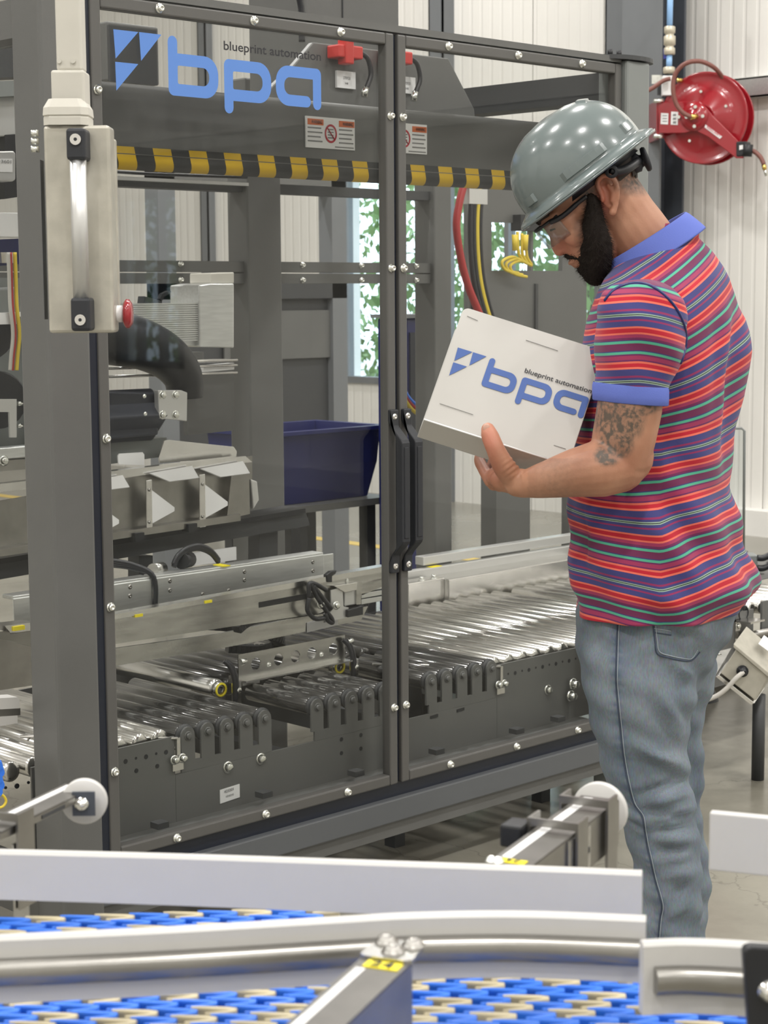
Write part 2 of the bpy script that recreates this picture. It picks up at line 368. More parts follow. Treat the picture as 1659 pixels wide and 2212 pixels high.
# ------------------------------------------------------------------ the guarded packaging machine
M = thing('packaging_machine', (3.15, 3.85, 0), 'grey guarded packaging machine with two clear hinged doors and blue lettering', 'machine')
DY = 3.221
mat('base_grey', (.105, .112, .120), .4)
def qb(name, p0, p1, Y, dep, m, parent, bevel=0.0, sl=None):     # box whose front face spans two pixels on the plane y = Y
    a, b_ = pY(*p0, Y), pY(*p1, Y)
    return B(name, (a.x, Y, a.z), (b_.x, Y+dep, b_.z), m, parent, bevel)
B('corner_post', (2.155, 3.205, 0), (2.264, 3.31, 2.75), 'machine_grey', M, 0.008)
B('corner_post', (4.10, 3.205, 0), (4.205, 3.31, 2.165), 'machine_grey_light', M, 0.008)
B('corner_post', (3.756, 4.45, 0), (3.90, 4.55, 2.2), 'machine_grey', M, 0.006)
B('corner_post', (4.612, 4.45, 0), (4.70, 4.55, 2.2), 'machine_grey', M, 0.006)
B('corner_post', (2.155, 4.45, 0), (2.264, 4.55, 2.3), 'machine_grey', M, 0.006)
fp = MB(); fp.prism([(4.145+0.115*math.cos(t*.2618), 3.255+0.06*math.sin(t*.2618), 2.166) for t in range(24)], (0, 0, 0.012)); fl = fp.build('hinge_plate', 'dark_grey', M)
for xx in (4.08, 4.12): MB().cyl((xx, 3.25, 2.178), (xx, 3.25, 2.196), 0.008, 6).build('hinge_bolt', 'black_plastic', fl)
# base rail: a folded front face, a dark toe below it and a dark seal above it
B('base_rail', (2.264, 3.215, 0.168), (4.10, 3.33, 0.229), 'base_grey', M, 0.004)
B('toe_rail', (2.264, 3.228, 0.128), (4.10, 3.33, 0.168), 'machine_grey', M)
B('seal_strip', (2.264, 3.236, 0.229), (4.10, 3.26, 0.272), 'navy_seal', M)
B('base_rail', (2.264, 4.45, 0.13), (4.65, 4.55, 0.23), 'machine_grey', M)
B('base_rail', (2.17, 3.31, 0.13), (2.25, 4.45, 0.23), 'machine_grey', M)
B('base_rail', (4.11, 3.31, 0.13), (4.19, 4.45, 0.23), 'machine_grey', M)
B('leg', (3.98, 3.98, 0), (4.06, 4.06, 0.4), 'dark_grey', M); B('leg', (2.9, 4.2, 0), (2.98, 4.28, 0.5), 'dark_grey', M)
B('seal_strip', (2.266, 3.226, 0.26), (2.294, 3.25, 2.17), 'navy_seal', M)
B('seal_strip', (3.1985, 3.232, 0.27), (3.2105, 3.25, 2.15), 'navy_seal', M)
B('top_rail', (2.264, 3.225, 2.158), (4.10, 3.30, 2.175), 'machine_grey', M)
# back rails and side rails
r_ = B('back_rail', (2.264, 4.47, 1.556), (4.62, 4.53, 1.588), 'machine_grey', M); B('back_rail', (2.264, 4.47, 1.592), (4.62, 4.53, 1.626), 'machine_grey', M)
for xx in (4.007, 4.274, 4.80-.26, 3.5, 3.1):
    for zz in (1.567, 1.616): screw((xx, 4.47, zz), M, 0.009, 0.01)
B('back_rail', (2.264, 4.47, 1.845), (4.62, 4.53, 1.875), 'dark_grey', M); B('back_rail', (2.264, 4.44, 1.862), (3.756, 4.468, 1.872), 'alu_satin', M)
B('side_rail', (4.11, 3.31, 2.06), (4.20, 4.45, 2.14), 'dark_grey', M)
B('side_rail', (2.17, 3.31, 2.06), (2.25, 4.45, 2.14), 'machine_grey', M)
B('side_rail', (4.11, 3.31, 1.90), (4.2, 4.45, 1.98), 'machine_grey', M)
for k in range(2):
    cable('wire', [(2.3, 4.44, 1.885+.004*k), (2.8, 4.43, 1.893), (3.3, 4.44, 1.884), (3.74, 4.43, 1.888)], 0.005, 'cable_black', M)
# ---- doors
SZ = [0.4685+0.3716*k for k in range(5)]
SXL = [2.478, 2.7467, 3.0174]; SXR = [3.391, 3.656, 3.9194]
def door(x0, x1, sx, stx):
    z0, z1, w = 0.266, 2.154, 0.028
    f = MB(); y0, y1 = DY, DY+0.03
    f.box((x0, y0, z0), (x0+w, y1, z1)).box((x1-w, y0, z0), (x1, y1, z1)).box((x0+w, y0, z0), (x1-w, y1, z0+w)).box((x0+w, y0, z1-w), (x1-w, y1, z1))
    d = f.build('guard_door', 'door_grey', M, 0.004)
    B('pane', (x0+w*.6, DY+0.019, z0+w*.6), (x1-w*.6, DY+0.025, z1-w*.6), 'pane', d)
    for x in sx:
        for z in (0.28, 2.1402): screw((x, DY, z), d, 0.0095, 0.011, (0, random.random()*6, 0))
    for x in stx:
        for z in SZ:
            if abs(x-3.2) < .05 and 0.8 < z < 1.25: continue
            screw((x, DY, z), d, 0.0095, 0.011, (0, random.random()*6, 0))
    return d
DL = door(2.294, 3.1975, SXL, (2.308, 3.1835)); DR = door(3.2115, 4.097, SXR, (3.2255, 4.083))
def handle(d, xc):
    w = 0.014; y = DY
    prof = [(y, 1.232), (y-.012, 1.232), (y-.014, 1.19), (y-.048, 1.158), (y-.052, 1.15), (y-.052, 0.902), (y-.048, 0.894), (y-.014, 0.862), (y-.012, 0.818), (y, 0.818),
            (y, 0.845), (y-.026, 0.885), (y-.028, 0.90), (y-.028, 1.15), (y-.026, 1.165), (y, 1.205)]
    h = MB().prism([(xc-w, a, z) for a, z in prof], (2*w, 0, 0)).build('door_handle', 'black_soft', d, 0.003)
    B('grip_ridge', (xc-w*.55, y-.0545, 0.91), (xc+w*.55, y-.05, 1.14), 'black_soft', d, 0.002)
    for z in (1.214, 0.836): screw((xc, y-.0125, z), d, 0.0075, 0.003, m='steel_bright')
handle(DL, 3.181); handle(DR, 3.2275)
# ---- lettering on the left door: outlines drawn in the plane of the pane
LY = DY+0.0185
C1 = 2.963
TRI = [[(725,187),(885,205),(740,375)], [(890,205),(1033,222),(903,390)], [(737,395),(885,410),(745,580)]]
def lp(x, y): q = pY(x/C1, y/C1, LY); return (q.x, q.z)
tris = [[lp(*p) for p in t] for t in TRI]
zt, zb_, ztop, zbot = lp(1230, 352)[1], lp(1230, 622)[1], lp(1108, 229)[1], lp(1468, 726)[1]
LW = 0.0262
def arc(cx, cz, r, a0, a1, n=8): return [(cx+r*math.cos(math.radians(a0+(a1-a0)*k/n)), cz+r*math.sin(math.radians(a0+(a1-a0)*k/n))) for k in range(n+1)]
def letter_b(x0, x1, flip=False):
    h = zt-zb_; R = h*0.42; r = LW*0.55; w = LW; hr = R-w*.8; e = ztop if not flip else zt+zb_-zbot
    o = arc(x0+w/2, e-w/2, w/2, 180, 0)[::1]
    o += [(x0+w, zt)]+arc(x1-R, zt-R, R, 90, 0)+arc(x1-R, zb_+R, R, 0, -90)+arc(x0+r, zb_+r, r, -90, -180)
    i = arc(x1-w-hr, zt-w-hr, hr, 90, 0)+arc(x1-w-hr, zb_+w+hr, hr, 0, -90)+arc(x0+w+.004, zb_+w+.004, .004, -90, -180, 3)+arc(x0+w+.004, zt-w-.004, .004, 180, 90, 3)
    if flip: o = [(x, zt+zb_-z) for x, z in o]; i = [(x, zt+zb_-z) for x, z in i]
    return [o, i]
def letter_a(x0, x1):
    h = zt-zb_; R = h*0.42; w = LW; r = w*.55; hr = R-w*.8; xe = x1-w-.007
    o = arc(x1-r, zt-r, r, 0, 90)+arc(x0+R, zt-R, R, 90, 180)+arc(x0+R, zb_+R, R, 180, 270)+arc(xe-w/2, zb_+w/2, w/2, -90, 90)
    o += arc(x0+w+hr, zb_+w+hr, hr, 270, 180)+arc(x0+w+hr, zt-w-hr, hr, 180, 90)+[(x1-w, zt-w)]+arc(x1-w/2, zb_-.004+w/2, w/2, 180, 360)
    return [o]
LETTERS = [letter_b(lp(1078,500)[0], lp(1397,500)[0]), letter_b(lp(1435,520)[0], lp(1735,520)[0], True), letter_a(lp(1766,560)[0], lp(2055,560)[0])]
def fill(contours, to3, name, m, parent):
    bm = bmesh.new(); es = []
    for c in contours:
        cc = [c[i] for i in range(len(c)) if (Vector(c[i])-Vector(c[i-1])).length > 1e-6]
        vs = [bm.verts.new(to3(p)) for p in cc]; es += [bm.edges.new((vs[i], vs[(i+1) % len(vs)])) for i in range(len(vs))]
    bmesh.ops.triangle_fill(bm, use_beauty=True, edges=es)
    b = MB(); bm.verts.index_update(); b.add([v.co.copy() for v in bm.verts], [tuple(v.index for v in f.verts) for f in bm.faces]); bm.free()
    return b.build(name, m, parent)
def make_logo(parent, to3, m):
    for t in tris: MB().add([to3(p) for p in t], [(0,1,2)]).build('logo_triangle', m, parent)
    for L_ in LETTERS: fill(L_, to3, 'logo_letter', m, parent)
make_logo(DL, lambda p: Vector((p[0], LY, p[1])), 'logo_blue')
o_ = pY(483, 112, LY); e_ = pY(693, 136, LY); h_ = (pY(483, 86, LY)-o_).z
text_on('lettering', 'blueprint automation', (o_.x, LY, (o_.z+e_.z)/2-0.002), (1,0,0), (0,0,1), e_.x-o_.x, h_, 'ink', DL)
LOGO_X0, LOGO_X1, LOGO_ZC = tris[0][0][0], lp(2055,560)[0], (zt+zb_)/2
TXT_X0, TXT_Z0, TXT_W, TXT_H = o_.x, (o_.z+e_.z)/2-.002, e_.x-o_.x, h_
# ---- upper front panel with the hazard tape along its rounded lower edge
bp_ = MB(); BX0, BX1, BY = 2.30, 4.095, 3.45
prof = [(BY+0.05, 2.006), (BY, 2.004), (BY, 1.995), (BY-.004, 1.86)]+[(BY-.004+0.032*(1-math.cos(t)), 1.845-0.032*math.sin(t)) for t in [k*math.pi/2/6 for k in range(7)]]
bp_.grid([[(x, a, z) for a, z in prof] for x in (BX0, BX1)]); fpn = bp_.build('front_panel', 'machine_grey', M, solid=0.003)
k = 0; x = BX0
while x < BX1-0.03:
    wdt = 0.0535; b = MB(); rows = []
    for j in range(7):
        t = j*math.pi/2/6; a = BY-.0062+0.034*(1-math.cos(t)) if j else BY-.0062; z = 1.862 if j == 0 else 1.845-0.034*math.sin(t)
        sk_ = 0.028*(j/6)**0.8
        rows.append([(min(x+sk_, BX1), a, z), (min(x+sk_+wdt, BX1), a, z)])
    b.grid(rows); b.build('hazard_stripe', 'hazard_yellow' if k % 2 == 0 else 'hazard_black', fpn); x += wdt; k += 1
# panel hoods behind it
hd = MB(); hz = [pY(*p, 3.62) for p in ((585,190),(635,140),(677,91),(969,126),(1025,236))]
hd.prism([(hz[0].x-.05, 3.62, 1.9)]+[tuple(p) for p in hz]+[(hz[4].x+.02, 3.62, 1.9)], (0, 0.02, 0)); hood = hd.build('hood', 'machine_grey', M, 0.003)
tw = [pY(660, 0, 3.9), pY(860, 0, 3.9)]
B('tower', (tw[0].x, 3.9, 1.95), (tw[1].x, 4.15, 2.9), 'machine_grey', M, 0.004)
B('tower_seam', ((tw[0].x*.62+tw[1].x*.38), 3.897, 2.2), ((tw[0].x*.62+tw[1].x*.38)+.004, 3.9, 2.9), 'dark_grey', M)
B('tower', (tw[1].x+.02, 4.02, 1.95), (tw[1].x+.12, 4.15, 2.9), 'navy_seal', M)
cable('wire', [tuple(pY(643,-20,3.88)), tuple(pY(650,15,3.88)), tuple(pY(652,45,3.88)), tuple(pY(652,90,3.88))], 0.009, 'cable_black', M)
qb('junction_box', (230, 45), (345, 185), 4.4, 0.05, 'machine_grey', M, 0.006); a = pY(340, 62, 4.395)
B('box_cover', (pY(236,66,4.39).x, 4.39, pY(236,175,4.39).z), (pY(338,66,4.39).x, 4.40, pY(338,66,4.39).z), 'dark_grey', M)
def switch(px, py):
    a = pY(px, py, 3.59); s_ = MB().box((a.x, 3.57, a.z-.034), (a.x+.088, 3.62, a.z)).box((a.x+.02, 3.565, a.z-.05), (a.x+.05, 3.60, a.z+.016)).build('safety_switch', 'switch_red', M, 0.004)
    cable('wire', [(a.x+.088, 3.58, a.z-.015), (a.x+.115, 3.58, a.z-.03), (a.x+.125, 3.58, a.z-.07), (a.x+.105, 3.58, a.z-.11)], 0.007, 'cable_black', s_)
    MB().cyl((a.x+.105, 3.58, a.z-.105), (a.x+.098, 3.58, a.z-.13), 0.009, 10).build('plug', 'zinc', s_)
def idlabel(px, py):
    a = pY(px, py, 3.615); l = B('label_plate', (a.x, 3.611, a.z-.045), (a.x+.068, 3.619, a.z), 'paper', M)
    text_on('lettering', '370920', (a.x+.022, 3.611, a.z-.022), (1,0,0), (0,0,1), .026, .008, 'ink_grey', l); text_on('lettering', 'V48', (a.x+.028, 3.611, a.z-.035), (1,0,0), (0,0,1), .012, .006, 'ink_grey', l)
switch(722, 96); switch(832, 108); idlabel(726, 152); idlabel(858, 164)
def warning(px, py):
    a = pY(px, py, 3.445); W_, H_ = 0.170, 0.078; y = 3.441
    l = B('warning_label', (a.x, y, a.z-H_), (a.x+W_, y+.004, a.z), 'paper', M)
    for q in (0, 1):
        x = a.x+.006+q*.108; B('warning_header', (x, y-.001, a.z-.021), (x+.054, y, a.z-.006), 'warn_orange', l)
        text_on('lettering', 'WARNING', (x+.012, y-.001, a.z-.018), (1,0,0), (0,0,1), .036, .009, 'ink', l)
        for j, wl in enumerate((.046, .05, .044, .05)): B('text_line', (x, y-.0008, a.z-.030-j*.011), (x+wl, y, a.z-.0265-j*.011), 'ink_grey', l)
    c = Vector((a.x+.085, y-.0012, a.z-.040)); b = MB(); r0 = .021
    for t in range(24):
        u, v = t*math.pi/12, (t+1)*math.pi/12
        b.add([c+Vector((math.cos(p)*rr, 0, math.sin(p)*rr*1.12)) for p, rr in ((u, r0), (v, r0), (v, r0*.78), (u, r0*.78))], [(0,1,2,3)])
    b.build('prohibition_ring', 'sign_red', l); MB().bar(c+Vector((-.013,0,.015)), c+Vector((.013,0,-.015)), .001, .0035, (0,1,0)).build('prohibition_bar', 'sign_red', l)
    for j in range(4): B('pictogram_line', (c.x-.010, y-.0006, c.z-.012+j*.007), (c.x+.010, y, c.z-.009+j*.007), 'ink_grey', l)
    B('text_line', (a.x+.1, y-.0008, a.z-.074), (a.x+.165, y, a.z-.071), 'ink_grey', l)
warning(658, 250); warning(822, 262)
# grey panel with cut-outs at the right, with cables
PRX = [pY(x, 500, 4.62).x for x in (1010, 1062, 1147, 1152, 1215, 1268)]
pr = MB(); zt, zb, hz0, hz1 = 1.96, 1.12, 1.605, 1.785
pr.box((PRX[0], 4.62, zb), (PRX[5], 4.64, hz0)).box((PRX[0], 4.62, hz1), (PRX[5], 4.64, zt))
for (p, q) in ((0, 1), (2, 3), (4, 5)): pr.box((PRX[p], 4.62, hz0), (PRX[q], 4.64, hz1))
prp = pr.build('cutout_panel', 'machine_grey', M)
for (p, q) in ((0, 1), (2, 5)): B('panel_rib', (PRX[p]+.02, 4.612, zb+.05), (PRX[p]+.035, 4.62, hz0-.05), 'dark_grey', prp)
B('connector_block', (PRX[1]+.12, 4.58, hz1-.03), (PRX[2]+.02, 4.63, hz1+.03), 'black_plastic', prp)
B('support_leg', (pY(1072,1100,4.62).x, 4.62, 0), (pY(1145,1100,4.62).x, 4.70, zb), 'machine_grey', M); B('support_leg', (PRX[5]-.1, 4.62, 0), (PRX[5]-.03, 4.66, zb), 'machine_grey', M)
for k in range(3):
    c = [pY(x+9*k, y+4*k, 4.58) for x, y in ((1118,500),(1120,545),(1130,565),(1108,555),(1085,565),(1092,583),(1120,590))]
    cable('yellow_wire', c, 0.006, 'cable_yellow', prp)
for px in (1112, 1135):
    a = pY(px, 507, 4.57); MB().cyl(a, a+Vector((0,0,-.06)), .012, 10, .009).build('yellow_plug', 'cable_yellow', prp)
cable('red_hose', [pY(x, y, 4.5) for x, y in ((1003,395),(992,440),(986,490),(996,560),(1012,620),(1040,690),(1060,760))], 0.014, 'cable_red', M)
for k in range(4): cable('wire', [pY(x+7*k, y, 4.5) for x, y in ((1022,400),(1016,470),(1018,560),(1030,640),(1060,740))], 0.010, 'cable_black' if k != 2 else 'cable_yellow', M)
B('hose_bracket', tuple(pY(1014, 440, 4.49)), tuple(pY(1040, 410, 4.52)), 'alu_satin', M)
# ---- side glazing left of the corner post
B('pane', (2.19, 3.32, 0.75), (2.196, 4.44, 2.05), 'pane', M)
# ------------------------------------------------------------------ roller conveyor inside the guard
RC = thing('roller_conveyor', (3.1, 3.6, 0), 'roller conveyor of black and steel rollers in slotted grey side plates inside the machine', 'conveyor')
RZ, RR, RY = 0.472, 0.0235, 3.36
def rollm(key, y0, y1, r):
    b = MB(); b.lathe([(0.0001,0),(r*.55,0),(r*.86,0.002),(r,0.006),(r,y1-y0-.006),(r*.86,y1-y0-.002),(r*.55,y1-y0),(0.0001,y1-y0)], (0,0,0), (0,1,0), 18); return b.mesh(key, Vector((0,0,0)))
_rm = {}
def roller(x, y0, y1, m, parent=RC, z=RZ, r=RR, name='roller'):
    k = (y0, y1, m, r)
    if k not in _rm: _rm[k] = rollm(name, y0, y1, r)
    return place(name, _rm[k], m, (x, y0, z), parent)
Z1 = [2.621+.0606*k for k in range(5)]; Z2 = [3.04+.0608*k for k in range(5)]; Z3 = [3.46+.0608*k for k in range(5)]
Z0 = [2.436-.059*k for k in range(-2, 8)]; Z4 = [3.742+.0598*k for k in range(6)]
for x in Z1: roller(x, RY+.012, 3.90, 'roller_dark')
for x in Z2: roller(x, RY+.012, 3.62, 'roller_dark'); roller(x, 3.70, 4.15, 'roller_dark')
for x in Z3: roller(x, RY+.012, 4.15 if x > 3.6 else 3.69, 'roller_dark')
for x in Z3[:3]: roller(x, 3.74, 4.15, 'roller_dark')
for x in Z4: roller(x, RY+.012, 4.16, 'roller_steel')
for x in Z0: roller(x, RY+.012, 4.05, 'roller_steel')
for k in range(9): roller(4.12+.0598*k, RY+.012, 4.16, 'roller_steel')
for k in range(4): roller(1.86+.061*k, RY-.03, 4.1, 'roller_steel')
# slotted side plate: low web, then one prong for each free-standing roller
pl = B('side_plate', (2.581, RY-.006, 0.268), (3.724, RY, 0.3845), 'machine_grey', RC)
B('side_plate', (2.18, RY-.006, 0.268), (2.58, RY, 0.478), 'machine_grey', RC); B('side_plate', (3.725, RY-.006, 0.268), (4.60, RY, 0.478), 'machine_grey', RC)
for (a, b_) in ((2.60, 2.885), (3.03, 3.30), (3.45, 3.725)): B('side_plate', (a, RY-.006, 0.385), (b_, RY, 0.410), 'machine_grey', RC)
def prong_mesh():
    w = 0.0205; pts = [(-w, 0), (w, 0), (w, .062)]+[(w*math.cos(t), .062+w*1.05*math.sin(t)) for t in [math.pi*k/8 for k in range(1, 8)]]+[(-w, .062)]
    return MB().prism([(x, 0, z) for x, z in pts], (0, .006, 0)).mesh('prong', Vector((0,0,0)))
pm_ = prong_mesh()
for x in Z1+Z2+Z3:
    p = place('prong', pm_, 'machine_grey', (x, RY-.006, RZ-.062), RC)
    screw((x, RY-.006, RZ), p, 0.0075, 0.008, kind='hex', name='axle_bolt', m='machine_grey')
    MB().lathe([(RR*.4,0),(RR*1.12,0),(RR*1.12,.007),(RR*.4,.008)], (x, RY+.004, RZ), (0,1,0), 16).build('roller_cap', 'dark_grey', p)
for x in Z0+Z4:
    MB().cyl((x, RY-.0065, RZ-.028), (x, RY-.004, RZ-.028), .006, 10).build('axle_hole', 'black_plastic', RC)
    MB().cyl((x+.03, RY-.0065, RZ-.026), (x+.03, RY-.004, RZ-.026), .0035, 8).build('axle_hole', 'black_plastic', RC)
for (px, py) in ((492, 1657), (563, 1639), (1183, 1490)):
    a = pY(px, py, RY-.006); screw((a.x, RY-.006, a.z), RC, 0.010, 0.012, kind='hex', name='carriage_bolt')
for (px, py) in ((295,1665),(340,1655),(738,1597),(738,1627),(780,1588),(780,1617)):
    a = pY(px, py, RY-.007); MB().cyl((a.x, RY-.0072, a.z), (a.x, RY-.005, a.z), .0055, 10).build('plate_hole', 'black_plastic', RC)
for (px, py) in ((938,1548),(995,1534)):
    a = pY(px, py, RY-.007); MB().bar((a.x-.015, RY-.0062, a.z), (a.x+.015, RY-.0062, a.z+.001), .003, .008, (0,0,1)).build('plate_slot', 'black_plastic', RC)
for (x, z) in ((2.585, 0.445), (3.735, 0.445)):
    c = MB().box((x-.016, RY-.012, z-.05), (x+.016, RY-.006, z-.015)).box((x-.004, RY-.014, z-.02), (x+.006, RY-.006, z+.03)).build('clamp', 'steel_bright', RC)
    for q in (-.012, .012): screw((x+q, RY-.012, z-.022), c, 0.008, 0.014, kind='hex')
    MB().cyl((x, RY-.012, z+.028), (x-.3, RY+.2, z+.05), .004, 8).build('rod', 'steel_bright', c)
# flange below, brackets and the small tabs
B('lower_flange', (2.30, 3.285, 0.258), (4.09, RY, 0.268), 'machine_grey', RC)
for (px, py) in ((345,1782),(570,1716),(769,1670),(943,1623),(1116,1579),(1205,1553)):
    a = pY(px, py, 3.30); B('door_catch', (a.x-.016, 3.285, a.z-.006), (a.x+.016, 3.315, a.z+.008), 'dark_grey', RC)
a = pY(475, 1712, RY-.007); sl_ = MB().prism([(a.x, RY-.008, a.z-.028), (a.x+.062, RY-.008, a.z-.024), (a.x+.062, RY-.008, a.z+.009), (a.x, RY-.008, a.z+.006)], (0,.002,0)).build('label_plate', 'paper', RC)
text_on('lettering', '425501', (a.x+.012, RY-.0085, a.z-.004), (1,0,.06), (0,0,1), .03, .007, 'ink_grey', sl_); text_on('lettering', 'VENDAS', (a.x+.016, RY-.0085, a.z-.016), (1,0,.06), (0,0,1), .026, .005, 'ink_grey', sl_)
B('inner_plate', (2.20, 4.165, 0.25), (4.20, 4.171, 0.45), 'machine_grey', RC)
B('cross_member', (2.95, RY, 0.30), (2.99, 4.2, 0.36), 'dark_grey', RC); B('cross_member', (3.40, RY, 0.28), (3.43, 4.2, 0.36), 'dark_grey', RC); B('cross_member', (4.02, RY, 0.28), (4.06, 4.2, 0.36), 'dark_grey', RC)
for x in (2.40, 2.97, 3.42, 4.04):
    B('leg', (x-.02, 3.44, 0), (x+.02, 3.48, 0.33), 'dark_grey', RC); B('leg', (x-.02, 4.1, 0), (x+.02, 4.14, 0.33), 'dark_grey', RC)
# right-hand corner box plate and bolts
for (px, py) in ((1237, 1477), (1232, 1503)):
    a = pY(px, py, 3.34); screw((a.x, 3.34, a.z), RC, 0.011, 0.02, kind='hex', name='frame_bolt')
# ------------------------------------------------------------------ motor rollers, perforated bracket, cable guide
PB = thing('perforated_bracket', (3.18, 3.63, 0.47), 'folded steel bracket with a row of five round holes above the black rollers', 'bracket')
def plate_holes(name, x0, x1, z0, z1, y, holes, r, th, m, parent, seg=16):
    b = MB(); xs = [x0]+[(holes[i]+holes[i+1])/2 for i in range(len(holes)-1)]+[x1]; zc = (z0+z1)/2
    for i, h in enumerate(holes):
        l, rr = xs[i], xs[i+1]; sq = []; ci = []
        for k in range(seg):
            t = 2*math.pi*k/seg+math.pi/4; c, s_ = math.cos(t), math.sin(t); mm_ = max(abs(c), abs(s_))
            u, v = c/mm_, s_/mm_
            sq.append((h+(rr-h)*u if u > 0 else h+(h-l)*u, y, zc+(z1-z0)/2*v)); ci.append((h+r*c, y, zc+r*s_))
        n = len(b.v); d = Vector((0, th, 0))
        vs = [Vector(p) for p in sq+ci]; vs += [p+d for p in vs]
        b.add(vs, [(k,(k+1)%seg,seg+(k+1)%seg,seg+k) for k in range(seg)]+[(2*seg+k,3*seg+k,3*seg+(k+1)%seg,2*seg+(k+1)%seg) for k in range(seg)]+[(seg+k,seg+(k+1)%seg,3*seg+(k+1)%seg,3*seg+k) for k in range(seg)])
    return b.build(name, m, parent)
plate_holes('web', 2.985, 3.369, 0.515, 0.582, 3.60, [3.045, 3.125, 3.185, 3.245, 3.325], 0.0165, 0.003, 'steel', PB)
B('flange', (2.985, 3.57, 0.511), (3.369, 3.603, 0.515), 'steel_bright', PB)
B('foot', (3.0, 3.603, 0.495), (3.06, 3.66, 0.515), 'steel', PB); B('foot', (3.31, 3.603, 0.495), (3.36, 3.66, 0.515), 'steel', PB)
for x in (3.09, 3.28): screw((x, 3.60, 0.54), PB, 0.006, 0.005)
for (x, g) in ((2.985, 'left'), (3.369, 'right')):
    MB().cyl((x-.006, 3.585, 0.565), (x+.012, 3.585, 0.565), .009, 10).build('plug', 'zinc', PB)
def motor_roller(x0, y0, y1, lab):
    t = thing('motor_roller', (x0, y0, RZ), lab, 'roller', 'steel motor rollers under the bracket')
    roller(x0, y0, y1, 'steel_bright', t, RZ+.024, .026, 'roller_tube')
    MB().lathe([(.008,0),(.020,0),(.022,.012),(.008,.014)], (x0, y0-.012, RZ+.024), (0,1,0), 16).build('end_bearing', 'steel', t)
    MB().lathe([(.014,0),(.019,0),(.019,.003),(.014,.003)], (x0, y0-.0125, RZ+.024), (0,-1,0), 16).build('yellow_ring', 'label_yellow', t)
    b = B('bracket', (x0+.025, y0-.03, RZ-.03), (x0+.055, y0-.026, RZ+.04), 'steel_bright', t); screw((x0+.04, y0-.03, RZ+.02), b, .008, .012, kind='hex')
    for k in range(2): cable('wire', [(x0+.005+.008*k, y0-.02, RZ+.10), (x0+.02+.008*k, y0-.03, RZ+.08), (x0+.03+.006*k, y0-.035, RZ+.03), (x0+.03, y0-.03, RZ-.03)], .006, 'cable_black', t)
    return t
motor_roller(2.93, 3.62, 4.05, 'steel motor roller with black cable at the bracket end by the first roller group')
motor_roller(3.345, 3.61, 3.95, 'steel motor roller with black cable at the bracket end by the second roller group')
def chain(name, pts, w, h, label):
    t = thing(name, pts[0], label, 'cable chain'); P = spline(pts, 7)
    for i in range(len(P)-1):
        MB().bar(P[i]+(P[i+1]-P[i])*.06, P[i]+(P[i+1]-P[i])*.94, w, h).build('chain_link', 'black_plastic', t)
    return t
chain('cable_chain', [tuple(pY(x, y, Y)) for x, y, Y in ((240,1365,3.75),(330,1352,3.75),(430,1350,3.74),(520,1358,3.72),(590,1375,3.70),(600,1392,3.72),(560,1402,3.78),(490,1400,3.82))], 0.035, 0.022, 'black plastic cable chain curving back under the aluminium rail')
chain('cable_chain', [tuple(pY(x, y, 3.62)) for x, y in ((510,1360),(540,1340),(600,1330),(680,1318),(740,1308),(790,1300))], 0.03, 0.020, 'black plastic cable chain rising along the steel channel to the sensor')
# ------------------------------------------------------------------ long rails
LR = thing('linear_rail', (3.0, 3.62, 0.60), 'long bare steel channel rail running across the machine above the rollers', 'rail')
def slab(name, pts_px, Y, dep, m, parent, bevel=0.0):
    return MB().prism([tuple(pY(x, y, Y)) for x, y in pts_px], (0, dep, 0)).build(name, m, parent, bevel)
slab('channel_face', [(-30,1385),(838,1232),(838,1262),(690,1325),(-30,1433)], 3.60, 0.006, 'steel', LR)
slab('channel_lip', [(-30,1377),(838,1222),(838,1234),(-30,1387)], 3.594, 0.035, 'steel_bright', LR)
slab('lower_plate', [(-30,1439),(470,1370),(800,1300),(780,1340),(560,1385),(480,1400),(-30,1485)], 3.64, 0.008, 'steel', LR)
slab('slot', [(560,1301),(690,1277),(690,1289),(560,1313)], 3.5985, 0.002, 'black_plastic', LR)
for px in ((300,1330),(450,1300)): a = pY(*px, 3.593); B('yellow_mark', (a.x-.012, 3.592, a.z-.003), (a.x+.012, 3.63, a.z+.004), 'label_yellow', LR)
AC = thing('drive_housing', (2.9, 3.8, 0.70), 'satin aluminium drive housing in two folded lengths with black cables between them', 'housing')
def house(x0, x1, px):
    b = MB(); Y = 3.75; z0, z1 = 0.655, 0.792
    b.box((x0, Y, z0), (x1, Y+.004, z1-.006)).box((x0, Y+.003, z1-.01), (x1, Y+.05, z1)); h = b.build('housing_shell', 'aluminium', AC, 0.003)
    for p in px: a = pY(*p, Y); screw((a.x, Y, a.z), h, 0.0055, 0.002, name='socket_screw', m='steel_dark')
house(2.40, 2.822, [(281,1268),(281,1287)]); house(2.832, 3.431, [(367,1255),(367,1275),(438,1284),(494,1276),(528,1235),(528,1253),(676,1214),(676,1233)])
B('housing_end', (3.425, 3.752, 0.66), (3.47, 3.756, 0.785), 'aluminium', AC, 0.002)
a = pY(490, 1208, 3.745); B('yellow_mark', (a.x-.012, 3.745, 0.791), (a.x+.012, 3.79, 0.794), 'label_yellow', AC)
for k in range(3):
    cable('wire', [(2.60, 3.80, 0.86-.008*k), (2.70, 3.79, 0.845-.006*k), (2.78, 3.775, 0.825-.004*k), (2.826, 3.748, 0.79), (2.827, 3.746, 0.70), (2.827, 3.747, 0.66)], .007, 'cable_black', AC)
    cable('wire', [tuple(pY(x, y-3*k, 3.80)) for x, y in ((375,1225),(385,1205),(405,1190),(430,1185),(455,1195),(472,1215))], .007, 'cable_black', AC)
B('reflector', tuple(pY(420, 1222, 3.95)), tuple(pY(508, 1181, 3.955)), 'white_paint', AC)
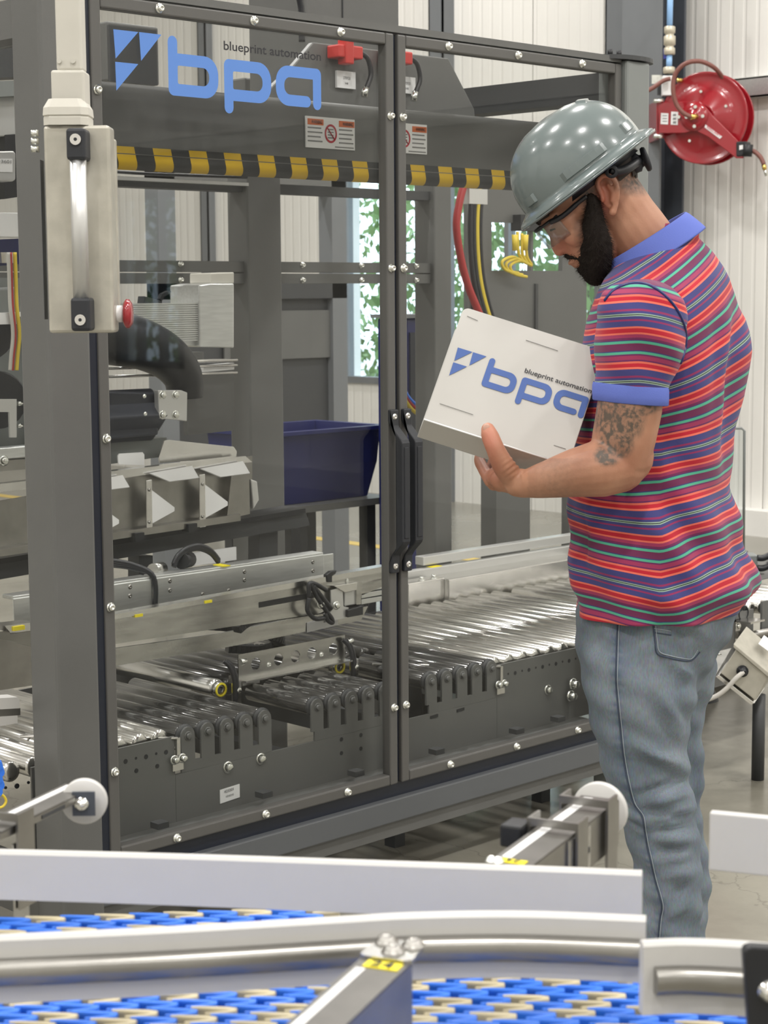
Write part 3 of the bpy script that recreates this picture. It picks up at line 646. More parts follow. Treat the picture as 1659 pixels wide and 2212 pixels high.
MB().cyl(pY(392,1212,3.80), pY(408,1208,3.83), .022, 16).build('motor_cap', 'black_plastic', AC)
MB().cyl(pY(330,1232,3.80), pY(350,1228,3.82), .018, 14).build('motor_cap', 'steel', AC)
# ------------------------------------------------------------------ sensor head at the door seam
SH = thing('sensor_unit', tuple(pY(740, 1320, 3.60)), 'steel sensor head with black looping cables on the end of the channel rail', 'sensor')
slab('mount_plate', [(715,1275),(740,1268),(742,1310),(753,1312),(753,1333),(700,1345),(700,1335),(716,1320)], 3.585, 0.004, 'alu_satin', SH)
slab('upper_plate', [(722,1266),(772,1258),(770,1275),(745,1280)], 3.58, 0.05, 'steel_bright', SH, 0.001)
slab('cylinder_body', [(745,1278),(772,1274),(770,1306),(745,1310)], 3.59, 0.04, 'alu_satin', SH, 0.003)
slab('side_plate', [(770,1258),(780,1257),(780,1305),(770,1306)], 3.585, 0.05, 'steel', SH)
for k in range(4): slab('finger_block', [(781,1256+13*k),(842,1246+13*k),(842,1256+13*k),(781,1267+13*k)], 3.60, 0.05, 'aluminium', SH, 0.001)
slab('foot_block', [(752,1318),(785,1308),(785,1328),(752,1334)], 3.575, 0.03, 'black_plastic', SH, 0.002)
slab('knob', [(706,1242),(716,1234),(728,1232),(726,1239),(718,1245),(718,1258),(708,1258)], 3.59, 0.015, 'black_plastic', SH, 0.002)
MB().cyl(pY(749,1246,3.6), pY(749,1266,3.6), .005, 10).build('pin', 'zinc', SH)
for k, pts in enumerate((((668,1290),(668,1262),(682,1262),(705,1275)), ((672,1262),(685,1290),(705,1320),(716,1335),(718,1345),(708,1340),(702,1325)), ((668,1292),(664,1318),(680,1336),(700,1335)), ((676,1265),(700,1295),(716,1315)))):
    cable('wire', [tuple(pY(x, y, 3.57)) for x, y in pts], .0065, 'cable_black', SH)
for p in ((726,1308),(692,1306)): a = pY(*p, 3.575); screw((a.x, 3.575, a.z), SH, .008, .01, kind='hex')
slab('label_plate', [(664,1346),(730,1330),(730,1350),(664,1366)], 3.636, 0.002, 'paper', SH)
# ------------------------------------------------------------------ stainless chute with pale flags
CH = thing('flag_chute', (3.05, 3.92, 0.90), 'stainless chute with pale flag-shaped tabs and pointed plates along its front', 'chute')
slab('back_sheet', [(-30,1087),(545,985),(545,1090),(480,1120),(-30,1202)], 3.93, 0.004, 'steel_dark', CH)
slab('top_strip', [(-30,1049),(530,985),(545,998),(-30,1067)], 3.91, 0.03, 'steel_bright', CH)
for (x0, y0) in ((185,1042),(335,1022),(445,1012)):
    w = 100
    MB().prism([tuple(pY(x, y, 3.895)) for x, y in ((x0-12, y0), (x0+w-20, y0-16), (x0+w-5, y0+10), (x0+32, y0+18))], (0, .003, -.002)).build('flag_tab', 'white_paint', CH)
for (x0, y0) in ((205,1085),(325,1058),(440,1046)):
    slab('pointed_plate', [(x0+2, y0), (x0+52, y0+38), (x0+52, y0+46), (x0, y0+75)], 3.895, 0.003, 'white_paint', CH)
    s_ = slab('strap', [(x0-9, y0-20), (x0+3, y0-22), (x0+5, y0+92), (x0-8, y0+94)], 3.892, 0.004, 'steel_bright', CH, 0.001)
    for dy in (0, 70): a = pY(x0-2, y0+dy, 3.891); screw((a.x, 3.891, a.z), s_, .004, .003, m='steel_dark')
slab('rear_plate', [(343,988),(355,952),(365,950),(505,965),(512,975),(510,988),(345,1000)], 3.98, 0.004, 'steel_bright', CH, 0.001)
slab('rear_tab', [(255,985),(258,980),(308,977),(312,982),(312,1005),(256,1003)], 3.97, 0.004, 'white_paint', CH)
slab('end_block', [(500,1025),(538,1012),(540,1110),(490,1122)], 3.90, 0.03, 'steel_dark', CH)
slab('end_roll', [(542,1035),(556,1040),(560,1080),(548,1100)], 3.90, 0.05, 'alu_satin', CH, 0.003)
slab('drip_tray', [(-30,1192),(520,1110),(520,1125),(-30,1207)], 3.89, 0.06, 'steel_dark', CH)
for px in ((290,1160),(405,1140)): a = pY(*px, 3.885); B('bolt_block', (a.x, 3.88, a.z-.012), (a.x+.03, 3.91, a.z+.01), 'black_plastic', CH)
BR = thing('black_belt_beam', (3.2, 4.0, 0.80), 'long black belt beam lying below the flag chute', 'beam')
slab('beam_face', [(-30,1222),(660,1105),(670,1135),(-30,1257)], 3.97, 0.02, 'dark_grey', BR); slab('beam_top', [(-30,1212),(660,1098),(660,1108),(-30,1224)], 3.96, 0.10, 'black_plastic', BR)
slab('support', [(560,1135),(600,1125),(600,1260),(560,1260)], 4.0, 0.05, 'dark_grey', BR); slab('support', [(300,1200),(330,1200),(330,1330),(300,1330)], 4.0, 0.05, 'dark_grey', BR)
# ------------------------------------------------------------------ black robot arm, ribbed motor
RA = thing('robot_arm', (3.0, 4.05, 0.9), 'bulky black robot arm with rounded elbow behind the left door', 'robot arm')
P = [tuple(pY(x, y, 4.05)) for x, y in ((150,700),(230,725),(310,745),(365,775),(395,815),(400,860))]
MB().tube(spline(P, 6), [0.085-.0012*i for i in range(31)], 32).build('upper_arm', 'black_plastic', RA)
MB().tube(spline([tuple(pY(x, y, 4.0)) for x, y in ((160,905),(240,900),(330,895))], 6), 0.075, 4).build('gear_box', 'navy_seal', RA, 0.008)
slab('clamp_plate', [(342,843),(392,843),(405,848),(404,910),(390,908),(344,904)], 3.93, 0.02, 'alu_satin', RA, 0.002)
for p in ((351,853),(379,853),(351,896),(379,896)): a = pY(*p, 3.93); screw((a.x, 3.93, a.z), RA, .008, .008, kind='hex')
for p in ((312,856),(314,894)): a = pY(*p, 3.92); screw((a.x, 3.92, a.z), RA, .005, .004)
slab('base_shelf', [(150,962),(360,945),(362,985),(150,1015)], 4.03, 0.15, 'machine_grey_light', RA)
slab('arm_cover', [(236,985-140),(343,858-10),(343,940),(236,950)], 3.96, 0.06, 'navy_seal', RA, 0.006)
RM = thing('ribbed_motor', (3.25, 4.22, 1.3), 'silver ribbed cooling housing of a drive motor with a black locking lever on top', 'motor')
slab('motor_body', [(270,655),(432,655),(432,748),(270,735)], 4.22, 0.12, 'aluminium', RM)
za, zb_ = pY(300, 657, 4.215).z, pY(300, 738, 4.215).z
for k in range(18):
    z = za+(zb_-za)*k/17; B('cooling_rib', (pY(270, 700, 4.21).x, 4.208, z-.002), (pY(430, 700, 4.21).x, 4.22, z+.0022), 'aluminium', RM)
slab('end_housing', [(430,616),(452,612),(506,612),(506,752),(432,750)], 4.20, 0.14, 'aluminium', RM, 0.004)
slab('end_cap', [(455,590),(506,588),(506,612),(455,612)], 4.21, 0.1, 'beige_arm', RM, 0.003)
slab('lever', [(345,645),(352,634),(364,628),(370,629),(368,634),(356,640),(350,650)], 4.2, 0.015, 'black_plastic', RM)
slab('lever_base', [(310,655),(312,640),(350,650),(350,656)], 4.21, 0.03, 'dark_grey', RM)
slab('side_clamp', [(398,762),(440,760),(442,785),(400,786)], 4.15, 0.05, 'machine_grey', RM)
MR = thing('guide_rods', (3.1, 4.1, 1.2), 'pair of slim steel guide rods running across behind the robot arm', 'guide rods')
for (y0, y1, r) in ((785, 778, .005), (797, 789, .004), (815, 805, .004)): MB().cyl(pY(200, y0, 4.12), pY(512, y1, 4.12), r, 8).build('rod', 'steel_bright', MR)
slab('rod_block', [(440,790),(506,784),(506,798),(440,804)], 4.13, 0.03, 'white_paint', MR)
slab('rod_frame', [(405,800),(506,790),(506,930),(405,940)], 4.3, 0.02, 'machine_grey', MR)
# ------------------------------------------------------------------ bright side guides over the far end of the rollers
SG = thing('side_guide', (4.6, 4.22, 0.40), 'polished folded steel side guide boxes along the far edge of the roller conveyor', 'guide')
B('guide_box', (4.222, 4.20, 0.435), (4.397, 4.26, 0.560), 'steel_bright', SG, 0.003)
B('guide_box', (4.397, 4.18, 0.418), (5.14, 4.28, 0.555), 'steel_bright', SG, 0.003)
B('top_bar', (4.10, 4.28, 0.548), (5.35, 4.31, 0.582), 'alu_satin', SG, 0.002); B('top_bar', (4.397, 4.30, 0.59), (5.35, 4.34, 0.62), 'alu_satin', SG, 0.002)
B('guide_foot', (4.23, 4.21, 0.30), (4.27, 4.25, 0.436), 'dark_grey', SG); B('guide_foot', (4.33, 4.22, 0.0), (4.38, 4.26, 0.42), 'dark_grey', SG); B('guide_foot', (5.05, 4.2, 0.0), (5.1, 4.25, 0.42), 'dark_grey', SG)
for x in (4.30, 4.36, 5.08): screw((x, 4.215, 0.56), SG, .008, .012, RX_UP, 'hex')
B('green_mark', (4.42, 4.281, 0.582), (4.47, 4.309, 0.5835), 'label_yellow', SG)
# ------------------------------------------------------------------ far side: blue bin on a stand, machine beyond the glass
BN = thing('blue_tote', (5.05, 5.6, 0.66), 'dark blue plastic tote with flared rim on a grey stand beyond the machine', 'tote')
a = pY(600, 1078, 5.5); b_ = pY(585, 935, 5.5); c = pY(835, 925, 5.5)
tb = MB(); z0, z1 = 0.66, 0.965; x0, x1 = b_.x, c.x
def ringp(k, z): return [(x0+k, 5.5+k, z), (x1-k, 5.5+k, z), (x1-k, 5.95-k, z), (x0+k, 5.95-k, z)]
tb.grid([ringp(.06, z0), ringp(.03, z0+.15), ringp(.02, z1-.02), ringp(-.01, z1-.015), ringp(-.01, z1), ringp(.025, z1), ringp(.035, z0+.15), ringp(.065, z0+.01)], True); tb.sm = [False]*len(tb.sm)
tb.add(ringp(.06, z0), [(0,1,2,3)]); tb.build('tub', 'tote_blue', BN)
ST = thing('tote_stand', (5.05, 5.7, 0), 'grey steel stand carrying the blue tote', 'stand')
B('stand_top', (x0-.02, 5.48, 0.63), (x1+.02, 5.97, 0.658), 'machine_grey', ST)
for xx in (x0+.12, x1-.1):
    for yy in (5.52, 5.90): B('leg', (xx, yy, 0), (xx+.05, yy+.05, 0.63), 'dark_grey', ST)
B('foot_bar', (x0+.05, 5.5, 0.1), (x1-.05, 5.53, 0.16), 'dark_grey', ST)
FC = thing('far_cabinet', (5.2, 5.2, 0), 'tall dark blue cabinet column standing behind the right guard door', 'cabinet')
B('cabinet_body', (5.32, 5.3, 0), (5.52, 5.47, 1.42), 'tote_blue', FC, 0.01); B('cabinet_door', (5.34, 5.292, 0.5), (5.50, 5.3, 1.36), 'navy_seal', FC); B('cabinet_top', (5.30, 5.28, 1.42), (5.54, 5.49, 1.435), 'column_grey', FC)
FM = thing('far_machine', (5.6, 6.4, 0), 'grey machine frame with dark panels standing further back in the hall', 'machine')
for xx in (5.2, 6.3): B('frame_post', (xx, 6.8, 0), (xx+.1, 6.9, 2.1), 'column_grey', FM)
B('frame_rail', (5.2, 6.8, 1.50), (6.4, 6.9, 1.58), 'dark_grey', FM); B('dark_panel', (5.3, 6.84, 0.75), (6.3, 6.86, 1.5), 'dark_grey', FM); B('mesh_panel', (5.6, 6.82, 1.2), (6.3, 6.83, 1.44), 'machine_grey', FM)
B('frame_rail', (5.2, 6.8, 2.05), (6.4, 6.9, 2.12), 'machine_grey', FM)
CG = thing('coloured_cables', tuple(pY(890, 880, 4.9)), 'red and yellow cables looping behind the black door handles', 'cables')
for k, (m_, dy) in enumerate((('cable_red', 0), ('cable_yellow', 9), ('link_blue', -8))): cable('cable', [tuple(pY(x, y+dy, 4.95)) for x, y in ((868,835),(878,860),(895,880),(918,893),(945,900),(975,890))], 0.008, m_, CG)
B('cable_hook', (pY(868,835,4.95).x-.02, 4.94, 0.0), (pY(868,835,4.95).x, 4.97, 1.25), 'dark_grey', CG)
# ------------------------------------------------------------------ control box hanging from a grey arm in front of the corner post
D0 = 2.95
PB_ = thing('control_pendant', tuple(pD(170, 720, D0)), 'beige metal control box with a long aluminium grab handle hanging from a square arm', 'control box')
def fbox(name, p0, p1, d, dep, m, parent, bevel=0.0):       # box facing the camera side of the hall, front at distance d
    a, b_ = pD(*p0, d), pD(*p1, d); c = (a+b_)/2; w = abs((b_-a).dot(HR))/2; h = abs(b_.z-a.z)/2
    return MB().obox(c+HF*(dep/2), HR*w, HF*(dep/2), UP*h).build(name, m, parent, bevel)
fbox('box_body', (93, 271), (247, 719), D0, 0.055, 'beige_box', PB_, 0.005)
fbox('box_lid', (108, 300), (258, 690), D0+.056, 0.02, 'beige_box', PB_, 0.004)
fbox('hinge_strip', (86, 345), (97, 690), D0+.012, 0.03, 'dark_grey', PB_)
hy = D0-.035
def hcyl(name, a, b_, r0, r1, m, par, n=16): return MB().cyl(a, b_, r0, n, r1).build(name, m, par)
g0, g1 = pD(168, 340, hy), pD(183, 650, hy); g0 = Vector((g0.x, g0.y, g0.z)); g1 = g0+Vector((0, 0, g1.z-g0.z))
hn = hcyl('handle_bar', g0, g1, 0.0135, 0.0135, 'alu_satin', PB_)
for (za, zb2, s_) in ((pD(165, 278, hy).z, pD(165, 347, hy).z, 1), (pD(183, 643, hy).z, pD(183, 715, hy).z, -1)):
    c = g0.copy(); z0, z1 = min(za, zb2), max(za, zb2)
    e = MB(); e.prism([c+HR*x+UP*(z-c.z)-HF*.016 for x, z in ((-.0155, z0), (.0155, z0), (.0155, z1), (-.0155, z1))], HF*.05); eo = e.build('handle_end', 'black_soft', PB_, 0.005)
    zc = z1-.018 if s_ > 0 else z0+.018
    MB().cyl(c+UP*(zc-c.z)-HF*.0165, c+UP*(zc-c.z)-HF*.0195, .0088, 16).build('end_screw', 'steel_bright', PB_)
    MB().cyl(c+UP*(zc-c.z)-HF*.0192, c+UP*(zc-c.z)-HF*.0198, .003, 6).build('hex_socket', 'black_plastic', PB_)
# arm
fbox('arm_tube', (116, -60), (178, 152), D0+.012, 0.045, 'beige_arm', PB_, 0.004)
fbox('arm_socket', (109, 151), (184, 240), D0+.006, 0.057, 'beige_arm', PB_, 0.004)
c0 = pD(148, 252, D0+.03); b = MB(); r0 = []
for (dz, w, d) in ((.026, .028, .03), (.012, .036, .036), (0, .037, .037), (-.002, .035, .035), (-.004, .036, .036), (-.016, .036, .036)): r0.append([c0+HR*(w*sx)+HF*(d*sy)+UP*dz for sx, sy in ((-1,-.7),(-.7,-1),(.7,-1),(1,-.7),(1,.7),(.7,1),(-.7,1),(-1,.7))])
b.grid(r0, True); b.sm = [False]*len(b.sm); b.build('arm_flange', 'beige_arm', PB_)
for px in (128, 158): a = pD(px, 132, D0+.011); MB().cyl(a, a-HF*.003, .004, 8).build('arm_screw', 'beige_arm', PB_)
# red stop button on its right side, bolts on the left
e0 = pD(252, 678, D0+.04)
MB().lathe([(.014,0),(.014,.010),(.009,.011),(.009,.014)], e0, HR, 18).build('button_collar', 'white_paint', PB_)
MB().lathe([(.0001,.013),(.019,.012),(.0245,.016),(.024,.021),(.017,.026),(.0001,.027)], e0, HR, 20).build('stop_button', 'reel_red', PB_)
for py in (288, 305, 322):
    a = pD(84, py, D0+.03); MB().cyl(a, a-HR*.012, .006, 6).build('side_bolt', 'zinc', PB_)
# ------------------------------------------------------------------ things seen through the glazing left of the post
GH = thing('gripper_unit', (2.6, 4.0, 0.9), 'robot gripper unit with white bar, cables and dark housing seen left of the corner post', 'gripper')
Yg = 3.95
def s2(name, pts, dep, m, dy=0.0, bev=0.0): return slab(name, pts, Yg+dy, dep, m, GH, bev)
s2('upper_housing', [(-60,15),(40,20),(75,40),(75,62),(-60,65)], .1, 'beige_arm', .1, .004); s2('dark_housing', [(-60,62),(75,60),(75,165),(-60,170)], .1, 'dark_grey', .11)
s2('grey_bar', [(-60,178),(75,172),(75,205),(-60,212)], .05, 'machine_grey_light', .05); s2('pale_cover', [(-60,210),(75,205),(75,290),(-60,300)], .04, 'alu_satin', .1, .004)
s2('black_block', [(10,290),(40,285),(75,290),(75,420),(10,430)], .06, 'black_plastic', .1)
s2('label_box', [(-60,328),(30,326),(34,332),(34,388),(28,392),(-60,390)], .05, 'alu_satin', 0, .003); lb = s2('label_plate', [(-60,343),(27,343),(27,372),(-60,370)], .001, 'paper', -.002)
a = pY(2, 352, Yg-.003); text_on('lettering', '3601', (a.x, Yg-.0035, a.z), (1,0,0), (0,0,1), .03, .008, 'ink_grey', lb)
s2('white_bar', [(-60,458),(75,460),(75,513),(-60,511)], .03, 'white_paint', 0, .002)
s2('blue_block', [(-60,520),(48,515),(48,570),(-60,580)], .06, 'tote_blue', .05); s2('clevis', [(2,545),(30,545),(32,568),(4,568)], .02, 'alu_satin', .02)
s2('back_sheet', [(-80,600),(75,600),(75,985),(-80,990)], .01, 'machine_grey_light', .25)
s2('lower_block', [(-60,625),(40,620),(48,680),(-60,685)], .05, 'machine_grey_light', .06, .006)
s2('white_shelf', [(-60,678),(55,674),(55,683),(42,684),(42,700),(-60,702)], .03, 'white_paint', 0)
for k, (m_, dx) in enumerate((('cable_red', -6), ('cable_yellow', 4), ('cable_grey', -10))): cable('cable', [tuple(pY(x+dx, y, Yg-.01)) for x, y in ((28,545),(30,600),(32,660),(38,720),(34,770),(32,800))], .005, m_, GH)
MB().cyl(pY(-8, 865, Yg+.1), pY(-4, 863, Yg+.13), .075, 24).build('round_motor', 'black_plastic', GH)
MB().cyl(pY(-30, 720, Yg+.1), pY(-28, 719, Yg+.13), .07, 24).build('round_motor', 'black_plastic', GH)
s2('bracket_plate', [(-60,862),(36,862),(36,945),(22,945),(20,890),(-60,890)], .006, 'alu_satin', 0)
for py in (872, 920): MB().cyl(pY(38, py, Yg), pY(48, py, Yg), .006, 6).build('bracket_bolt', 'zinc', GH)
s2('cross_rail', [(-60,972),(75,962),(75,985),(-60,998)], .04, 'aluminium', .02, .003); s2('cross_rail', [(-60,1000),(75,990),(75,1012),(-60,1024)], .04, 'steel_dark', .02)
a = pY(8, 995, Yg+.02); screw((a.x, Yg+.02, a.z), GH, .009, .01, kind='hex')
# open-web steel cover and white guide in front of the infeed rollers
IG = thing('infeed_guide', (2.1, 3.3, 0.5), 'white plastic infeed guide block with a dark slot left of the corner post', 'guide')
def s3(name, pts, dep, m, Y=3.34): return slab(name, pts, Y, dep, m, IG)
s3('guide_block', [(-60,1512),(38,1506),(42,1512),(42,1530),(-60,1536)], .04, 'white_plastic'); s3('guide_slot', [(-60,1536),(44,1530),(44,1545),(-60,1552)], .035, 'steel_dark'); s3('guide_block', [(-60,1551),(38,1545),(38,1562),(-60,1580)], .04, 'white_plastic')
s3('steel_cover', [(-60,1378),(20,1362),(22,1370),(75,1362),(75,1480),(-60,1500)], .006, 'steel_dark', 3.55); s3('cover_top', [(10,1352),(75,1344),(75,1362),(22,1366)], .05, 'steel_bright', 3.54)
a = pY(42, 1358, 3.535); B('yellow_mark', (a.x-.015, 3.535, a.z-.004), (a.x+.015, 3.58, a.z+.006), 'label_yellow', IG)
BL_ = thing('blue_chain_loop', tuple(pY(0, 1700, 3.0)), 'blue plastic chain links looping at the end of the infeed beside the post', 'chain')
for k in range(5): a = pY(-6+4*(k % 2), 1655+14*k, 3.0); MB().cyl(a, a+Vector((.01, .018, 0)), .011, 12).build('chain_link', 'link_blue', BL_)
YR = thing('yellow_tie', tuple(pY(3, 1728, 3.0)), 'thin yellow cable loop hanging below the blue chain links', 'cable')
cable('loop', [tuple(pY(x, y, 3.0)) for x, y in ((-8,1715),(6,1718),(13,1730),(6,1742),(-8,1746))], .0028, 'cable_yellow', YR)
# ------------------------------------------------------------------ foreground conveyor curve
BZ = 0.90; RB = 0.93
CV = thing('belt_conveyor', tuple(pZ(700, 2100, BZ)*Vector((1,1,0)) if False else Vector((1.05, 1.05, 0))), 'curved conveyor with interlocking blue and tan plastic belt links', 'conveyor')
def link_mesh():                        # one hooked belt link: long upper arm, rounded tip, short lower arm
    b = MB(); w, d, h = 0.0345, 0.0178, 0.011
    cl = [(-.66, .40, .10), (-.40, .36, .13), (-.05, .22, .17), (.26, .10, .20), (.44, -.04, .20), (.42, -.22, .19), (.20, -.36, .16), (-.10, -.44, .13), (-.30, -.46, .10)]
    P = [Vector((x*w, y*d, 0)) for x, y, t in cl]; n = len(P); up = []; lo = []
    for i, p in enumerate(P):
        t = (P[min(i+1, n-1)]-P[max(i-1, 0)]).normalized(); q = Vector((-t.y, t.x, 0))*(cl[i][2]*d*1.0); up.append(p+q); lo.append(p-q)
    z = Vector((0, 0, 1)); rows = [[p-z*h for p in lo], [p-z*.0015 for p in lo], [p+(q-p)*.15 for p, q in zip(lo, up)], [q+(p-q)*.15 for p, q in zip(lo, up)], [q-z*.0015 for q in up], [q-z*h for q in up]]
    b.grid(rows); b.sm = [False]*len(b.sm)
    for e in (0, n-1): b.add([r[e] for r in rows], [tuple(range(6))])
    me = b.mesh('belt_link', Vector((0,0,0)))
    bm = bmesh.new(); bm.from_mesh(me); bmesh.ops.recalc_face_normals(bm, faces=bm.faces); bm.to_mesh(me); bm.free()
    return me
lm_b = link_mesh(); lm_t = lm_b.copy()
lm_b.materials.append(MATS['link_blue']); lm_t.materials.append(MATS['link_tan'])
# belt rows follow the direction of the near guide rail
base = pZ(0, 2180, BZ); dirv = (pZ(1300, 2132, BZ)-base).normalized(); perp = Vector((-dirv.y, dirv.x, 0)); ang = math.atan2(dirv.y, dirv.x)
cnt = 0; far_b = MB(); far_t = MB()
for j in range(-9, 14):
    for i in range(-3, 22):
        p = base+dirv*((i+0.5*(j % 2))*0.0345)+perp*(j*0.0178)
        tan_ = ((i+(j//2)) % 2 == 0) and (j % 4 != 0)
        d = p-CAMP; xx = 829.5+F_PX*d.dot(_R)/d.dot(_F); yy = 1106-F_PX*d.dot(_U)/d.dot(_F)
        if (j > 3 and xx > 1000) or (j > 5 and xx > 700): continue
        vis = -60 < xx < 1720 and yy < 2260 and (j <= 5 or xx < 420) and cnt < 300
        if vis:
            o = place('belt_link', lm_t if tan_ else lm_b, None, p, CV); o.rotation_euler = (0, 0, ang); cnt += 1
        else:
            rot = Matrix.Rotation(ang, 3, 'Z'); bb = far_t if tan_ else far_b
            bb.add([p+rot@v.co for v in lm_b.vertices], [tuple(f.vertices) for f in lm_b.polygons])
far_b.build('belt_links', 'link_blue', CV)['kind'] = 'stuff'; far_t.build('belt_links', 'link_tan', CV)['kind'] = 'stuff'
wp = MB(); c_ = [base+dirv*(-.12)+perp*(-.17), base+dirv*.78+perp*(-.17), base+dirv*.78+perp*.03, base+dirv*.45+perp*.05, base+dirv*.2+perp*.2, base+dirv*(-.12)+perp*.2]
wp.prism([p+Vector((0,0,-.012)) for p in c_], (0,0,-.03)); wp.build('wear_bed', 'navy_seal', CV)
for (u, v) in ((.02, -.12), (.7, -.12), (.0, .1), (.7, -.02)):
    p = base+dirv*u+perp*v; MB().cyl((p.x, p.y, 0), (p.x, p.y, BZ-.04), .025, 14).build('leg', 'steel', CV)
# ---- guide rails
def rail(name, px, Zb, hs, label, th=0.012, tube=None, tube_z=0.5):
    P_ = [pZ(x, y, Zb) for x, y in px]; P_ = spline(P_, 6) if len(P_) > 2 else P_; n = len(P_)
    root = thing(name, P_[n//2]*1.0, label, 'guide rail')
    b = MB(); rows = []
    for i, p in enumerate(P_):
        t = (P_[min(i+1,n-1)]-P_[max(i-1,0)]).normalized(); q = Vector((-t.y, t.x, 0)); h = hs[0]+(hs[1]-hs[0])*i/(n-1)
        rows.append([p, p+UP*(h-.003), p+UP*h+q*.003, p+UP*h+q*(th-.003), p+UP*(h-.003)+q*th, p+q*th])
    b.grid([list(r) for r in rows], True); b.add([v for v in rows[0]], [tuple(range(6))]); b.add([v for v in rows[-1]], [tuple(range(6))]); b.sm = [False]*len(b.sm)
    b.build('guide_strip', 'white_plastic', root)
    if tube:
        tb_ = MB(); rows = []; k0, k1 = tube; P2 = P_[k0:k1]
        for i, p in enumerate(P2):
            t = (P2[min(i+1,len(P2)-1)]-P2[max(i-1,0)]).normalized(); q = Vector((-t.y, t.x, 0)); h = hs[0]*tube_z
            prof_ = [(-.001, -.011), (-.009, -.011), (-.013, -.006), (-.013, .006), (-.009, .010), (-.003, .011), (-.001, .011)]
            rows.append([p+q*a+UP*(h+z) for a, z in prof_])
        tb_.grid(rows, True); tb_.sm = [True]*len(tb_.sm); tb_.add(rows[0], [tuple(range(7))]); tb_.add(rows[-1], [tuple(range(7))]); tb_.build('rail_channel', 'steel_dark', root)
    return root
rail('guide_rail', [(-80,1941),(350,1955),(800,1974),(1200,1992),(1385,2003)], RB, (.0485, .0525), 'white plastic guide rail at the far edge of the belt, without a steel channel')
rail('guide_rail', [(-80,2172),(330,2152),(720,2127),(900,2116),(1130,2113),(1394,2124)], RB, (.0575, .0575), 'long white plastic guide rail with steel channel standing on the blue belt', tube=(0, 31))
rail('guide_rail', [(1388,2194),(1480,2190),(1600,2196),(1720,2208)], RB, (.0615, .0615), 'short white guide rail with stub of stained steel channel beside the black bracket', tube=(2, 19))
fr_ = thing('guide_rail', tuple(pD(1600, 1875, 1.75)), 'short plain white guide rail end above the concrete floor', 'guide rail')
fa, fb = pD(1532, 1752, 1.75), pD(1536, 1876, 1.75); fc = pD(1720, 1745, 1.72)
ax = Vector((fc.x-fa.x, fc.y-fa.y, 0)); MB().obox((fa+fb)/2+ax/2, ax/2, Vector((-ax.y, ax.x, 0)).normalized()*.006, UP*((fa.z-fb.z)/2)).build('guide_strip', 'white_plastic', fr_, .0015)
MB().cyl(pD(1700, 1810, 1.735), pD(1700, 1810, 1.735)*Vector((1,1,0)), .012, 12).build('rail_post', 'steel', fr_)
# ---- adjustable arms with scale and number plate
def arm(label, far, near, wd, zt_, tail, flip=False, knob=None, loops=False):
    a, b_ = pZ(*far, zt_), pZ(*near, zt_); d = (b_-a).normalized(); q = Vector((-d.y, d.x, 0)); L = (b_-a).length
    r = thing('rail_arm', b_ if flip else a, label, 'bracket')
    P0 = lambda u, v, z=0.0: a+d*u+q*v+UP*z
    MB().prism([P0(0,-wd), P0(L,-wd), P0(L,wd), P0(0,wd)], UP*-.0025).build('arm_top', 'steel_arm', r)
    for s_ in (-1, 1): MB().prism([P0(0,s_*wd,-.0025), P0(L,s_*wd,-.0025), P0(L,s_*wd,-tail), P0(0,s_*wd,-tail)], q*(-s_*.0025)).build('arm_side', 'steel_dark', r)
    return r, P0, L, d, q
r, P0, L, d, q = arm('steel rail arm with yellow 24 plate and scale reaching over the blue belt', (838, 2070), (672, 2222), .0205, 1.0, .055)
top = MB().prism([P0(-.026,-.02), P0(.004,-.022), P0(.008,-.016), P0(.008,.016), P0(.004,.022), P0(-.026,.02), P0(-.034,.014), P0(-.034,-.014)], UP*.003).build('clamp_plate', 'steel', r)
for (u, v) in ((-.024, .012), (-.024, -.011), (-.006, .002)): screw(P0(u, v, .003), r, .0085, .006, RX_UP, name='clamp_screw', m='steel_dark')
pl_ = MB().prism([P0(.010,-.012), P0(.024,-.012), P0(.024,.017), P0(.010,.017)], UP*.001).build('number_plate', 'label_yellow', r)
text_on('lettering', '24', P0(.0225, -.0075, .0012), q, d*-1, .019, .011, 'ink', pl_)
sc = MB().prism([P0(.027,-.016), P0(.2,-.016), P0(.2,-.008), P0(.027,-.008)], UP*.0005).build('scale', 'paper', r)
for k in range(22): MB().prism([P0(.030+.0045*k,-.016,.0006), P0(.0306+.0045*k,-.016,.0006), P0(.0306+.0045*k,-.012,.0006), P0(.030+.0045*k,-.012,.0006)], UP*.0001).build('scale_tick', 'ink_grey', sc)
